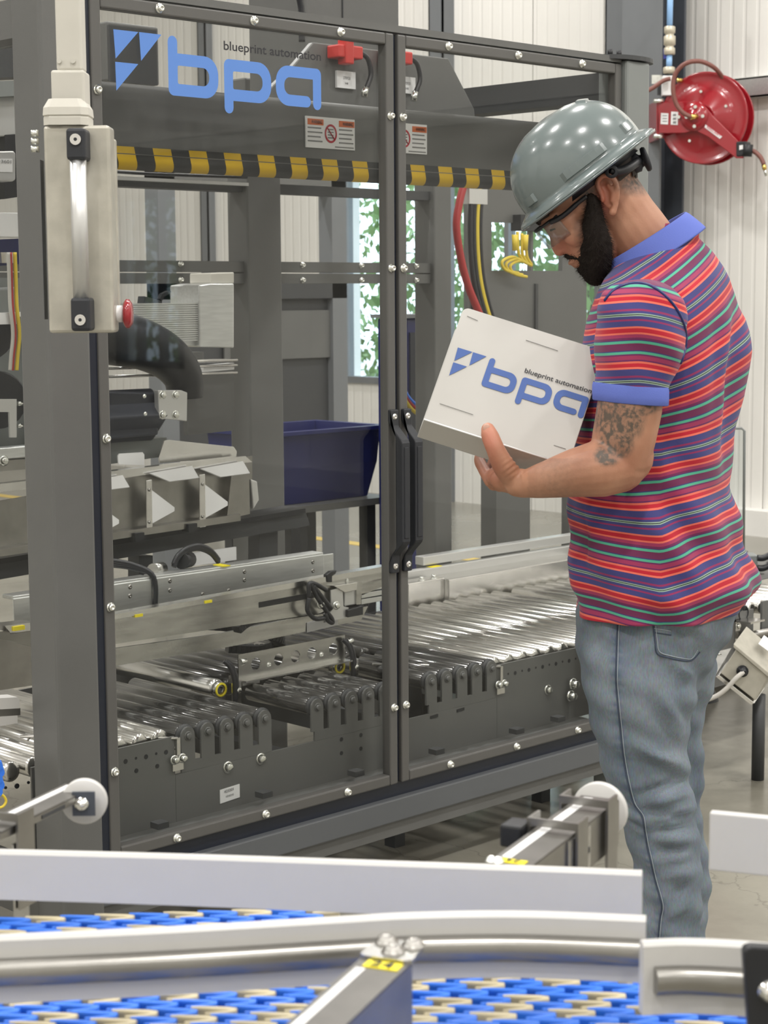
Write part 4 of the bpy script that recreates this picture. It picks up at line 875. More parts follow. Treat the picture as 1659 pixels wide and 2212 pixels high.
def far_arm(label, near, far, wd, zt_, disc, plate, face_cam):
    r, P0, L, d, q = arm(label, near, far, wd, zt_, .009 if face_cam else .05)
    for (u) in ((.45, .8) if plate else (.12,)):
        lp_ = MB(); lp_.prism([P0(L*u,-wd*1.15,.004), P0(L*u+.004,-wd*1.15,.004), P0(L*u+.004,wd*1.15,.004), P0(L*u,wd*1.15,.004)], UP*.008)
        lp_.prism([P0(L*u,wd*1.15,.012), P0(L*u+.03,wd*1.15,.012), P0(L*u+.03,wd*1.15,-.07), P0(L*u,wd*1.15,-.07)], q*.003)
        lp_.prism([P0(L*u,-wd*1.15,.012), P0(L*u+.03,-wd*1.15,.012), P0(L*u+.03,-wd*1.15,-.09), P0(L*u,-wd*1.15,-.09)], q*-.003)
        lp_.build('slide_loop', 'steel_dark', r)
    if plate:
        pl_ = MB().prism([P0(.004,-.014), P0(.016,-.014), P0(.016,.012), P0(.004,.012)], UP*.001).build('number_plate', 'label_yellow', r)
        text_on('lettering', '24', P0(.014, -.008, .0012), q, d*-1, .014, .008, 'ink', pl_)
    s0 = .02 if plate else .01
    sc = MB().prism([P0(s0,wd*.25), P0(L*.97,wd*.25), P0(L*.97,wd*.72), P0(s0,wd*.72)], UP*.0005).build('scale', 'paper', r)
    k = 0
    while s0+.004+k*.0055 < L*.95:
        u = s0+.004+k*.0055; MB().prism([P0(u,wd*.3,.0006), P0(u+.0008,wd*.3,.0006), P0(u+.0008,wd*.6,.0006), P0(u,wd*.6,.0006)], UP*.0001).build('scale_tick', 'ink_grey', sc); k += 1
    c, rad = disc; ax = HF if face_cam else d
    MB().lathe([(.0001,0),(rad*.95,0),(rad,.002),(rad,.008),(rad*.95,.010),(.0001,.010)], c, ax, 40).build('end_disc', 'white_plastic', r)
    return r, P0, L, d, q
# right arm: its disc faces away
r, P0, L, d, q = far_arm('steel rail arm with inverted yellow 24 plate and white disc in front of the jeans', (1098, 1868), (1296, 1722), .0215, .975, (pD(1293, 1752, 1.97), .032), True, False)
MB().prism([P0(L,-.021,-.0025), P0(L,.021,-.0025), P0(L,.021,-.036), P0(L,-.021,-.036)], d*.003).build('arm_end', 'steel_dark', r)
pp = P0(.135, -.0245, -.055); b = MB(); b.cyl(pp+q*.002, pp-q*.001, .010, 20).build('round_hole', 'black_plastic', r); MB().bar(P0(.142,-.0250,-.026), P0(.157,-.0250,-.026), .002, .006).build('slot_hole', 'black_plastic', r)
MB().prism([P0(.10,-.0238,-.003), P0(.165,-.0238,-.003), P0(.165,-.0238,-.2), P0(.10,-.0238,-.2)], q*.002).build('arm_leg', 'steel', r)
MB().obox(P0(L*.45, .04, -.006), d*.016, q*.012, UP*.012).build('clamp_knob', 'black_plastic', r, .003)
for v in (.012, .019): screw(P0(.003, v, 0), r, .0055, .005, RX_UP)
# left arm: its disc faces the camera, with the bolted square plate in front
r, P0, L, d, q = far_arm('steel rail arm with slotted side and white end disc in front of the corner post', (-30, 1792), (172, 1696), .0185, .975, (pD(181, 1733, 1.945), .0255), False, True)
sq = pD(181, 1736, 1.935); MB().obox(sq, HR*.0125, HF*.0015, UP*.0135).build('square_plate', 'column_shade', r)
b = MB(); MB().lathe([(.008,0),(.008,.002),(.006,.003),(.005,.007),(.0001,.008)], sq-HF*.0018-HR*.002, -HF, 14).build('plate_bolt', 'chrome', r)
MB().prism([P0(.02,-.0195,-.02), P0(.045,-.0195,-.02), P0(.045,-.0195,-.3), P0(.02,-.0195,-.3)], q*.003).build('arm_leg', 'steel', r)
MB().bar(P0(.075,-.0188,-.006), P0(.12,-.0188,-.006), .001, .004).build('slot_hole', 'dark_grey', r)
# black bracket plate at the right edge
kb = thing('black_bracket', tuple(pD(1650, 2212, 1.30)), 'matt black bracket plate with a bolt clamped to the short white rail', 'bracket')
K = lambda x, y, dd=1.36: pD(x, y, dd)
MB().prism([K(1606,2058), K(1612,2049), K(1625,2045), K(1730,2052), K(1730,2290), K(1622,2290)], HF*.012).build('plate', 'black_plastic', kb, .002)
MB().lathe([(.009,0),(.009,.003),(.006,.004),(.006,.009),(.0001,.010)], K(1660, 2140, 1.36), -HF, 14).build('plate_bolt', 'chrome', kb)
MB().cyl(K(1690, 2200, 1.366), K(1690, 2200, 1.366)*Vector((1,1,0)), .014, 12).build('stand_rod', 'steel', kb)
# ------------------------------------------------------------------ hose reel on the column
def pP(x, y, c, n): d = ray(x, y); n = Vector(n); return CAMP+d*((Vector(c)-CAMP).dot(n)/d.dot(n))
ax_ = (HF*-.88-HR*.475).normalized(); rc = pD(1521, 255, 11.05)
HRL = thing('hose_reel', tuple(pD(1430, 330, 11.05)), 'glossy red spring hose reel with brown hose bolted to the dark steel column', 'hose reel')
def disc(c, r, name, flat=False):
    return MB().lathe([(.0001,.028),(r*.20,.028),(r*.22,.034),(r*.30,.034),(r*.33,.026),(r*.56,.024),(r*.60,.012),(r*.94,.006),(r*.98,.012),(r,.010),(r,.002),(r*.96,-.004),(.0001,-.002)], c, ax_, 56).build(name, 'reel_red', HRL)
disc(rc, .272, 'reel_disc'); disc(rc-ax_*.125, .272, 'reel_disc')
MB().lathe([(.17,-.12),(.17,0)], rc, ax_, 40).build('hose_coil', 'hose_brown', HRL)
for k in range(5):
    t = k*1.2566+.4; e1 = UP.cross(ax_).normalized(); p = rc+e1*(math.cos(t)*.155)+UP*(math.sin(t)*.155)+ax_*.022; MB().cyl(p, p+ax_*.008, .009, 8).build('disc_bolt', 'zinc', HRL)
fc = rc+ax_*.07
Q = lambda x, y, o=0.0: pP(x, y, fc+ax_*o, ax_)
arm_px = [(1418,222),(1428,221),(1500,218),(1512,220),(1525,232),(1540,250),(1588,298),(1600,312),(1606,342),(1590,342),(1575,330),(1530,296),(1500,281),(1480,287),(1418,288)]
ra = MB().prism([Q(*p) for p in arm_px], ax_*-.012).build('reel_arm', 'reel_red', HRL, .004)
MB().prism([Q(1418,216), Q(1424,216), Q(1424,300), Q(1418,300)], HF*.32+HR*-.0).build('mount_flange', 'reel_red', HRL)
for p in ((1422,218),(1422,294)): a = Q(*p, .01); MB().cyl(a-HR*.03, a+HR*.03, .014, 6).build('mount_bolt', 'zinc', HRL)
MB().lathe([(.085,0),(.085,.006),(.05,.012),(.03,.014),(.03,.03),(.0001,.03)], Q(1500,252), ax_, 28).build('hub_plate', 'reel_red', HRL)
for (x, y) in ((1503,231),(1519,251),(1501,273),(1484,253),(1467,253)): a = Q(x, y, .008); MB().cyl(a, a+ax_*.012, .011, 6).build('hub_bolt', 'zinc', HRL)
for (x0, y0, x1, y1) in ((1428,244,1444,269),(1450,241,1465,270)): MB().prism([Q(x0,y0,.002), Q(x1,y0+1,.002), Q(x1-1,y1,.002), Q(x0-1,y1-1,.002)], ax_*.001).build('label_plate', 'paper', HRL)
for k in range(3): MB().prism([Q(1431,249+6*k,.0035), Q(1441,249+6*k,.0035), Q(1441,251+6*k,.0035), Q(1431,251+6*k,.0035)], ax_*.0005).build('text_line', 'ink_grey', HRL)
for k in range(3): MB().prism([Q(1454,246+8*k,.0035), Q(1461,246+8*k,.0035), Q(1460,251+8*k,.0035), Q(1453,251+8*k,.0035)], ax_*.0005).build('text_line', 'ink_grey', HRL)
nl = MB().prism([Q(1524,269,.003), Q(1560,295,.003), Q(1555,300,.003), Q(1522,275,.003)], ax_*.001).build('brand_plate', 'paper', HRL)
l0, l1 = Q(1526,276,.0045), Q(1555,297,.0045); ux = (l1-l0).normalized(); uy = ax_.cross(ux)
text_on('lettering', 'REELCRAFT', l0, ux, uy, (l1-l0).length, .017, 'sign_red', nl)
# outlet roller box and hoses
gb = MB().prism([Q(1590,306,.01), Q(1612,305,.01), Q(1613,336,.01), Q(1590,338,.01)], ax_*-.09).build('outlet_guide', 'black_plastic', HRL, .006)
MB().cyl(Q(1617,312,.0), Q(1614,338,.0), .028, 14).build('outlet_roller', 'black_plastic', HRL)
MB().prism([Q(1597,314,.012), Q(1605,313,.012), Q(1605,322,.012), Q(1597,324,.012)], ax_*.001).build('outlet_gap', 'paper', HRL)
cable('outlet_hose', [Q(x, y, -.02) for x, y in ((1615,324),(1630,328),(1643,340),(1650,355))], .0135, 'hose_brown', HRL)
MB().tube([Q(1650,356,-.02), Q(1652,366,-.02)], .014).build('brass_ferrule', 'brass', HRL); MB().tube([Q(1652,366,-.02), Q(1656,380,-.02)], .010).build('coupler', 'zinc', HRL)
cable('inlet_hose', [Q(x, y, o) for x, y, o in ((1500,252,.03),(1492,252,.06),(1474,242,.08),(1460,222,.09),(1454,195,.1),(1457,165,.1),(1470,145,.1),(1490,134,.09),(1515,133,.06),(1540,144,.02),(1556,160,-.05),(1562,172,-.08))], .0135, 'hose_brown', HRL, 10)
MB().tube([Q(1506,251,.03), Q(1492,253,.06)], .016).build('brass_nut', 'brass', HRL)
# air line dropping down to the reel
AL_ = thing('air_drop', tuple(pD(1443, 205, 11.15)), 'blue air pipe with beige ball valve dropping to a regulator block above the reel', 'air line')
A = lambda x, y: pD(x, y, 11.15)
MB().cyl(A(1449,-60), A(1446,78), .018, 14).build('blue_pipe', 'air_blue', AL_); MB().cyl(A(1446,118), A(1445,148), .018, 14).build('blue_pipe', 'air_blue', AL_)
MB().lathe([(.026,0),(.034,.005),(.034,.04),(.026,.045),(.026,.055),(.036,.06),(.036,.11),(.026,.115),(.026,.125),(.034,.13),(.034,.165),(.026,.17)], A(1446,119), UP, 14).build('ball_valve', 'valve_beige', AL_)
MB().prism([A(1434,105), A(1440,103), A(1440,126), A(1434,127)], HF*.02).build('valve_lever', 'blue_handle', AL_); MB().cyl(A(1446,96), A(1438,96), .014, 8).build('valve_stem', 'zinc', AL_)
MB().lathe([(.03,0),(.036,.005),(.036,.035),(.026,.04)], A(1445,159), UP, 14).build('pipe_nut', 'valve_beige', AL_)
fbox('regulator_block', (1432,163), (1455,206), 11.13, .06, 'white_paint', AL_, .004); fbox('side_bracket', (1408,162), (1430,181), 11.2, .02, 'zinc', AL_); fbox('bracket_arm', (1421,181), (1432,205), 11.2, .02, 'dark_grey', AL_)
cable('branch_hose', [pD(x, y, 11.1) for x, y in ((1448,170),(1432,175),(1410,190),(1390,200))], .013, 'hose_brown', AL_)
MB().tube([pD(1462,173,11.1), pD(1474,174,11.1)], .012).build('brass_nipple', 'brass', AL_)
# ------------------------------------------------------------------ outfeed conveyor right of the man
OC = thing('outfeed_conveyor', (5.1, 3.7, 0), 'steel roller outfeed conveyor with perforated plate behind the striped shirt', 'conveyor')
for k in range(12): roller(4.71+.0598*k, RY+.012, 4.16, 'roller_steel', OC)
B('side_plate', (4.68, RY-.006, 0.25), (4.99, RY, 0.478), 'machine_grey', OC); B('side_plate', (5.02, RY-.02, 0.30), (5.5, RY-.012, 0.5), 'machine_grey', OC)
for k, x in enumerate((4.74, 4.80, 4.86, 4.93)): MB().lathe([(RR*.4,0),(RR*1.1,0),(RR*1.1,.008)], (x, RY-.002, RZ), (0,-1,0), 16).build('roller_cap', 'black_plastic', OC)
for (z) in (0.40, 0.36): MB().cyl((4.9, RY-.03, z), (5.45, RY-.05, z-.005), .013, 12).build('tie_rod', 'steel_dark', OC)
br_ = MB().box((4.88, RY-.012, 0.34), (4.905, RY-.006, 0.455)).box((4.88, RY-.07, 0.449), (4.96, RY-.006, 0.455)).build('sensor_bracket', 'steel_bright', OC)
for z in (0.36, 0.435): screw((4.892, RY-.012, z), br_, .008, .008, kind='hex')
MB().bar((4.79, RY-.0075, 0.305), (4.83, RY-.0075, 0.307), .002, .010).build('plate_slot', 'black_plastic', OC)
zq = 0.497; pf = B('perforated_plate', (5.15, 3.62, zq-.003), (5.9, 4.3, zq), 'machine_grey', OC)
for i in range(6):
    for j in range(5): MB().cyl((5.2+.11*i+.05*(j % 2), 3.70+.12*j, zq), (5.2+.11*i+.05*(j % 2), 3.70+.12*j, zq+.001), .022, 12).build('perforation', 'black_plastic', pf)
sb = fbox('drive_block', (1600, 1200), (1637, 1228), 6.55, .08, 'machine_grey_light', OC, .004)
for dy in (0, 22): cable('conduit', [pD(x, y+dy, 6.5) for x, y in ((1636,1205),(1650,1205),(1668,1196))], .012, 'cable_black', OC)
for (x, y) in ((4.72, 3.42), (5.4, 3.42), (4.72, 4.1), (5.4, 4.1)): B('leg', (x, y, 0), (x+.04, y+.04, .46), 'dark_grey', OC)
SB = thing('sensor_box', tuple(pD(1600, 1515, 5.45)), 'tilted grey steel junction box with black cable gland beside the jeans', 'junction box')
s5 = 5.45; pt = lambda x, y, d_=s5: pD(x, y, d_)
dep = HF*.10+HR*.055+UP*.03
MB().prism([pt(1590,1402), pt(1660,1461), pt(1632,1514), pt(1556,1454)], dep).build('box_body', 'beige_box', SB, .003)
ldd = MB().prism([pt(1583,1389)-HF*.012, pt(1668,1459)-HF*.012, pt(1664,1467)-HF*.012, pt(1582,1397)-HF*.012], dep*1.12).build('box_lid', 'beige_box', SB, .002)
MB().prism([pt(1632,1408)+UP*.012-HF*.0+dep*.25, pt(1655,1425)+UP*.012+dep*.25, pt(1655,1425)+UP*.014+dep*.75, pt(1632,1408)+UP*.014+dep*.75], UP*.001).build('label_plate', 'paper', SB)
g_ = pt(1603,1449)-HF*.001; MB().lathe([(.018,0),(.018,.010),(.012,.012),(.012,.022),(.006,.026)], g_, -HF, 14).build('cable_gland', 'black_plastic', SB)
cable('sensor_cable', [g_-HF*.02]+[pt(x, y, 5.42) for x, y in ((1590,1465),(1572,1485),(1550,1502),(1525,1512),(1500,1514))], .0075, 'cable_grey', SB)
MB().prism([pt(1553,1458), pt(1630,1519), pt(1622,1523), pt(1546,1462)], dep*.9).build('mount_bracket', 'steel_bright', SB, .001)
MB().prism([pt(1530,1412,5.6), pt(1580,1400,5.6), pt(1556,1452,5.5), pt(1545,1460,5.5), pt(1530,1440,5.6)], HF*.006).build('side_bracket', 'steel', SB)
a = pt(1554,1417,5.59); MB().cyl(a, a-HF*.008, .010, 6).build('bracket_bolt', 'zinc', SB)
MB().cyl(pt(1640,1500,5.52), pt(1640,1500,5.52)*Vector((1,1,0)), .02, 12).build('support_post', 'dark_grey', SB)
YC = thing('floor_conduit', tuple(pZ(1530, 1500, .0)), 'black conduit with a yellow stripe lying under the junction box', 'conduit')
cable('conduit', [pZ(x, y, .03) for x, y in ((1490,1480),(1520,1474),(1550,1466),(1590,1455))], .028, 'cable_black', YC); cable('yellow_stripe', [pZ(x, y, .06) for x, y in ((1490,1474),(1520,1468),(1546,1462))], .009, 'cable_yellow', YC)
MB().lathe([(.07,0),(.065,.02),(.035,.07),(.03,.1)], pZ(1512,1512,0), UP, 14).build('conduit_foot', 'black_plastic', YC)
CS = thing('clear_guard', tuple(pD(1585, 1190, 7.6)), 'clear plastic guard sheet with a rounded top corner behind the man', 'guard')
gz = [pD(x, y, 7.6) for x, y in ((1480,925),(1602,925),(1608,931),(1606,1190),(1480,1190))]
MB().prism(gz, HF*.008).build('sheet', 'clear_sheet', CS)
MB().tube([gz[0]-HF*.002, gz[1]-HF*.002, gz[2]-HF*.002, gz[3]-HF*.002], .006, 6).build('sheet_edge', 'machine_grey_light', CS)
MB().cyl(gz[3], gz[3]*Vector((1,1,0)), .02, 8).build('guard_post', 'machine_grey', CS); MB().cyl(gz[4], gz[4]*Vector((1,1,0)), .02, 8).build('guard_post', 'machine_grey', CS)
# ------------------------------------------------------------------ the man
MD = 3.40
def MP(x, y, v=0.0): return pD(x, y, MD+v)
TH = math.radians(25)
bf = (-HR*math.cos(TH)+HF*math.sin(TH)); bl = (-HF*math.cos(TH)-HR*math.sin(TH))      # body forward, body left
MAN = thing('person', tuple(MP(1430, 2380)*Vector((1,1,0))), 'man in striped polo shirt and faded jeans standing, reading a white binder', 'person')
def ball(b, c, ax, n=16, m=10):         # ellipsoid: centre, three half-axis vectors
    c = Vector(c); vs = [c+ax[2]]; fs = []
    for i in range(1, m):
        t = math.pi*i/m
        for j in range(n): p = 2*math.pi*j/n; vs.append(c+ax[2]*math.cos(t)+(ax[0]*math.cos(p)+ax[1]*math.sin(p))*math.sin(t))
    vs.append(c-ax[2]); L = len(vs)-1
    fs += [(0, 1+j, 1+(j+1) % n) for j in range(n)]
    for i in range(m-2): fs += [(1+i*n+j, 1+(i+1)*n+j, 1+(i+1)*n+(j+1) % n, 1+i*n+(j+1) % n) for j in range(n)]
    fs += [(L, 1+(m-2)*n+(j+1) % n, 1+(m-2)*n+j) for j in range(n)]
    b.add(vs, fs, True)
def limb(b, pts, rad, k=6, n=14):       # smooth closed limb with rounded ends
    P = spline(pts, k); m = len(P); R = list(np.interp(np.linspace(0, len(pts)-1, m), range(len(pts)), rad)); b.tube(P, R, n)
    for p, r in ((P[0], R[0]), (P[-1], R[-1])): ball(b, p, (HR*r, HF*r, UP*r), 12, 8)
def union(b, voxel, it=6, name='tmp'):
    me = b.mesh(name, Vector((0,0,0))); bm = bmesh.new(); bm.from_mesh(me); bmesh.ops.recalc_face_normals(bm, faces=bm.faces); bm.to_mesh(me); bm.free()
    o = bpy.data.objects.new(name, me); COL.objects.link(o)
    r = o.modifiers.new('r', 'REMESH'); r.mode = 'VOXEL'; r.voxel_size = voxel
    if it: s_ = o.modifiers.new('s', 'SMOOTH'); s_.factor = 0.5; s_.iterations = it
    dg = bpy.context.evaluated_depsgraph_get(); me2 = bpy.data.meshes.new_from_object(o.evaluated_get(dg)); bpy.data.objects.remove(o)
    me2.polygons.foreach_set('use_smooth', [True]*len(me2.polygons)); return me2
def coords(me): a = np.empty(len(me.vertices)*3); me.vertices.foreach_get('co', a); return a.reshape(-1, 3)
def normals(me): a = np.empty(len(me.vertices)*3); me.vertices.foreach_get('normal', a); return a.reshape(-1, 3)
def setco(me, a): me.vertices.foreach_set('co', a.ravel()); me.update()
def attr(me, name, vals): at = me.attributes.new(name, 'FLOAT', 'POINT'); at.data.foreach_set('value', np.asarray(vals, dtype=np.float32))
def pix(a):                             # world points -> pixels of the photograph's frame
    d = a-np.array(CAMP); z = d@np.array(_F); return 829.5+F_PX*(d@np.array(_R))/z, 1106-F_PX*(d@np.array(_U))/z
def put(name, me, m, parent):           # world-space mesh -> object with its own origin
    a = coords(me); lo, hi = a.min(0), a.max(0); c = (lo+hi)/2; c[2] = lo[2]; setco(me, a-c)
    me.materials.clear(); return place(name, me, m, Vector(c), parent)
# ---- materials of the figure
def skin_mat():
    m = mat('skin', (0.47, 0.225, 0.14), 0.5, sss=0.12, bump=0.12, bscale=260); nt = m.node_tree; b = nt.nodes['Principled BSDF']
    tc = nt.nodes.new('ShaderNodeTexCoord'); n1 = nt.nodes.new('ShaderNodeTexNoise'); n1.inputs['Scale'].default_value = 14; n1.inputs['Detail'].default_value = 6
    nt.links.new(tc.outputs['Object'], n1.inputs['Vector'])
    r = nt.nodes.new('ShaderNodeValToRGB'); r.color_ramp.elements[0].position = .3; r.color_ramp.elements[1].position = .72
    r.color_ramp.elements[0].color = (0.34, 0.15, 0.088, 1); r.color_ramp.elements[1].color = (0.47, 0.245, 0.152, 1); nt.links.new(n1.outputs['Fac'], r.inputs['Fac'])
    def over(prev, att, colr, fac_from=None, gain=1.0):
        at = nt.nodes.new('ShaderNodeAttribute'); at.attribute_name = att; mx = nt.nodes.new('ShaderNodeMix'); mx.data_type = 'RGBA'
        mu = nt.nodes.new('ShaderNodeMath'); mu.operation = 'MULTIPLY'; mu.inputs[1].default_value = gain; nt.links.new(at.outputs['Fac'], mu.inputs[0]); f = mu.outputs[0]
        if fac_from is not None: m2 = nt.nodes.new('ShaderNodeMath'); m2.operation = 'MULTIPLY'; nt.links.new(f, m2.inputs[0]); nt.links.new(fac_from, m2.inputs[1]); f = m2.outputs[0]
        nt.links.new(f, mx.inputs[0]); nt.links.new(prev, mx.inputs[6]); mx.inputs[7].default_value = (*colr, 1); return mx.outputs[2]
    # tattoo ink: broken swirls and hatching inside its outline
    wv = nt.nodes.new('ShaderNodeTexNoise'); wv.inputs['Scale'].default_value = 30; wv.inputs['Distortion'].default_value = 3.0; wv.inputs['Detail'].default_value = 5
    nt.links.new(tc.outputs['Object'], wv.inputs['Vector']); n2 = nt.nodes.new('ShaderNodeTexNoise'); n2.inputs['Scale'].default_value = 130; n2.inputs['Detail'].default_value = 5; nt.links.new(tc.outputs['Object'], n2.inputs['Vector'])
    ad = nt.nodes.new('ShaderNodeMath'); ad.operation = 'ADD'; nt.links.new(wv.outputs['Fac'], ad.inputs[0]); nt.links.new(n2.outputs['Fac'], ad.inputs[1]); hv = nt.nodes.new('ShaderNodeMath'); hv.operation = 'MULTIPLY'; hv.inputs[1].default_value = .5; nt.links.new(ad.outputs[0], hv.inputs[0])
    rr = nt.nodes.new('ShaderNodeValToRGB'); rr.color_ramp.elements[0].position = .43; rr.color_ramp.elements[1].position = .56; rr.color_ramp.elements[0].color = (.38,.38,.38,1); rr.color_ramp.elements[1].color = (.95,.95,.95,1); nt.links.new(hv.outputs[0], rr.inputs['Fac'])
    c = over(r.outputs['Color'], 'blush', (0.50, 0.13, 0.09))
    c = over(c, 'tattoo', (0.055, 0.052, 0.042), rr.outputs['Color'])
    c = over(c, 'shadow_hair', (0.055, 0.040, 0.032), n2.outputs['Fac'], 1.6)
    nt.links.new(c, b.inputs['Base Color']); return m
skin_mat()
STRIPES = [(0, (.80,.17,.115)), (.03, (.50,.022,.04)), (.085, (.80,.17,.115)), (.115, (.16,.03,.12)), (.14, (.36,.045,.12)), (.20, (.16,.03,.12)), (.225, (.10,.44,.29)), (.262, (.05,.055,.19)), (.28, (.17,.032,.095)), (.385, (.10,.44,.29)), (.422, (.05,.055,.19)), (.437, (.17,.03,.10)), (.47, (.36,.045,.12)), (.52, (.80,.17,.115)),
           (.55, (.50,.022,.04)), (.61, (.80,.17,.115)), (.64, (.065,.065,.22)), (.72, (.30,.04,.13)), (.75, (.065,.065,.22)), (.79, (.34,.46,.36)), (.805, (.02,.02,.02)), (.82, (.34,.46,.36)), (.835, (.065,.065,.22)), (.87, (.30,.04,.13)), (.90, (.065,.065,.22))]
def cloth_bump(nt, b, sc=900, st=.25):
    tc = nt.nodes.new('ShaderNodeTexCoord'); n = nt.nodes.new('ShaderNodeTexNoise'); n.inputs['Scale'].default_value = sc; nt.links.new(tc.outputs['Object'], n.inputs['Vector'])
    bp = nt.nodes.new('ShaderNodeBump'); bp.inputs['Strength'].default_value = st; bp.inputs['Distance'].default_value = .001; nt.links.new(n.outputs['Fac'], bp.inputs['Height']); nt.links.new(bp.outputs['Normal'], b.inputs['Normal'])
def shirt_mat():
    m = mat('striped_jersey', (.3,.1,.1), .85, spec=.2, sheen=.15); nt = m.node_tree; b = nt.nodes['Principled BSDF']
    at = nt.nodes.new('ShaderNodeAttribute'); at.attribute_name = 'stripe'; fr = nt.nodes.new('ShaderNodeMath'); fr.operation = 'FRACT'; nt.links.new(at.outputs['Fac'], fr.inputs[0])
    r = nt.nodes.new('ShaderNodeValToRGB'); cr_ = r.color_ramp; cr_.interpolation = 'CONSTANT'
    cr_.elements[0].position = 0; cr_.elements[0].color = (*STRIPES[0][1], 1); cr_.elements[1].position = STRIPES[1][0]; cr_.elements[1].color = (*STRIPES[1][1], 1)
    for p, c in STRIPES[2:]: e = cr_.elements.new(p); e.color = (*[k*.86 for k in c], 1)
    nt.links.new(fr.outputs[0], r.inputs['Fac']); nt.links.new(r.outputs['Color'], b.inputs['Base Color']); cloth_bump(nt, b)
shirt_mat()
m_ = mat('collar_blue', (.125, .17, .52), .85, spec=.2); cloth_bump(m_.node_tree, m_.node_tree.nodes['Principled BSDF'], 700, .4)
def denim_mat():
    m = mat('denim', (.2,.26,.33), .85, spec=.15); nt = m.node_tree; b = nt.nodes['Principled BSDF']
    tc = nt.nodes.new('ShaderNodeTexCoord'); n1 = nt.nodes.new('ShaderNodeTexNoise'); n1.inputs['Scale'].default_value = 7; n1.inputs['Detail'].default_value = 4
    n2 = nt.nodes.new('ShaderNodeTexNoise'); n2.inputs['Scale'].default_value = 330; n2.inputs['Detail'].default_value = 2; mp = nt.nodes.new('ShaderNodeMapping'); mp.inputs['Scale'].default_value = (1, 1, .25)
    nt.links.new(tc.outputs['Object'], n1.inputs['Vector']); nt.links.new(tc.outputs['Object'], mp.inputs['Vector']); nt.links.new(mp.outputs[0], n2.inputs['Vector'])
    r = nt.nodes.new('ShaderNodeValToRGB'); r.color_ramp.elements[0].position = .3; r.color_ramp.elements[1].position = .75
    r.color_ramp.elements[0].color = (.105,.138,.178,1); r.color_ramp.elements[1].color = (.215,.257,.300,1); nt.links.new(n1.outputs['Fac'], r.inputs['Fac'])
    mx = nt.nodes.new('ShaderNodeMix'); mx.data_type = 'RGBA'; mx.blend_type = 'OVERLAY'; mx.inputs[0].default_value = .45; nt.links.new(r.outputs['Color'], mx.inputs[6]); nt.links.new(n2.outputs['Color'], mx.inputs[7])
    hs = nt.nodes.new('ShaderNodeHueSaturation'); hs.inputs['Saturation'].default_value = .85; nt.links.new(mx.outputs[2], hs.inputs['Color'])
    at = nt.nodes.new('ShaderNodeAttribute'); at.attribute_name = 'wear'; m3 = nt.nodes.new('ShaderNodeMix'); m3.data_type = 'RGBA'; nt.links.new(at.outputs['Fac'], m3.inputs[0]); nt.links.new(hs.outputs[0], m3.inputs[6]); m3.inputs[7].default_value = (.075,.105,.17,1)
    nt.links.new(m3.outputs[2], b.inputs['Base Color']); cloth_bump(nt, b, 600, .35)
denim_mat()
mat('seam_dark', (.05,.065,.10), .9); mat('seam_light', (.30,.34,.38), .9); mat('beard', (.016, .0115, .009), .75, spec=.25); mat('hair_brown', (.03, .022, .017), .8)
mat('eye_white', (.7,.68,.64), .2); mat('nail', (.60,.36,.28), .3); mat('shoe_leather', (.06,.04,.03), .5)
# ---- torso rings: pixel rows with left and right outline, half-width across the body
def interp(tab, y): return [float(np.interp(y, [t[0] for t in tab], [t[k] for t in tab])) for k in range(1, len(tab[0]))]
TOR = [(484,1446,1482,.046),(500,1418,1496,.056),(520,1388,1516,.072),(545,1354,1539,.092),(575,1326,1561,.122),(600,1306,1577,.154),(625,1291,1589,.186),(650,1280,1598,.202),(690,1266,1608,.208),(760,1255,1612,.206),(860,1248,1602,.202),(930,1243,1592,.200),(1000,1239,1585,.200),(1060,1236,1588,.200),(1120,1236,1598,.203),(1200,1239,1607,.206),(1250,1241,1616,.208),(1285,1245,1618,.207),(1312,1250,1612,.203)]
def ring(y, tab, n, ex=2.3, grow=0.0, fold=None, v0=0.0):
    xl, xr, b_ = interp(tab, y); a, c = MP(xl, y, v0), MP(xr, y, v0); cen = (a+c)/2; E = (c-a).length/2
    aa = math.sqrt(max(E*E-(b_*math.sin(TH))**2, .0016))/math.cos(TH); out = []
    for k in range(n):
        t = 2*math.pi*k/n; ct, st = math.cos(t), math.sin(t); q = (abs(ct)**ex+abs(st)**ex)**(-1/ex)
        p = cen+bf*((aa+grow)*ct*q)+bl*((b_+grow)*st*q)
        if fold: p = p+(bf*ct+bl*st)*fold(y, t, p)
        out.append(p)
    return out
def shirt_fold(y, t, p):
    u = (p-MP(1430, 800)).dot(HR); f = 0.0
    back = max(0, math.cos(t-math.pi))
    f += .0055*back*math.sin(38*u+1.3*math.sin(p.z*9)+.8)*min(1, max(0, (y-620)/200))*min(1, max(0, (1180-y)/250))
    g = (y-1190)/60-(u*5.0); f += .007*math.exp(-g*g)*(1 if u > -.15 else .5)
    g = (y-1268)/24-(u*2.0-.3); f += .006*math.exp(-g*g)
    f += .004*math.sin(p.z*55+u*30+2*math.sin(u*22))*min(1, max(0, (y-880)/250))
    f += .0035*math.sin(t*9+p.z*20)*min(1, max(0, (y-1000)/200))
    f += .007*math.sin((u-.5*(p.z-1.3)*.2)*95)*max(0, min(1, (u-.06)/.05))*min(1, max(0, (y-640)/80))*min(1, max(0, (1060-y)/200))
    return f*1.5
rows = []; ysr = list(np.linspace(484, 1312, 170))
for y in ysr: rows.append(ring(y, TOR, 150, fold=shirt_fold))
rows.append([p*.97+sum(rows[-1], Vector())/150*.03 for p in rows[-1]]); rows.append([p+UP*.03 for p in rows[-1]])
sb_ = MB(); sb_.grid(rows, True); c_ = coords(me := sb_.mesh('shirt', Vector((0,0,0))))
me.polygons.foreach_set('use_smooth', [True]*len(me.polygons))
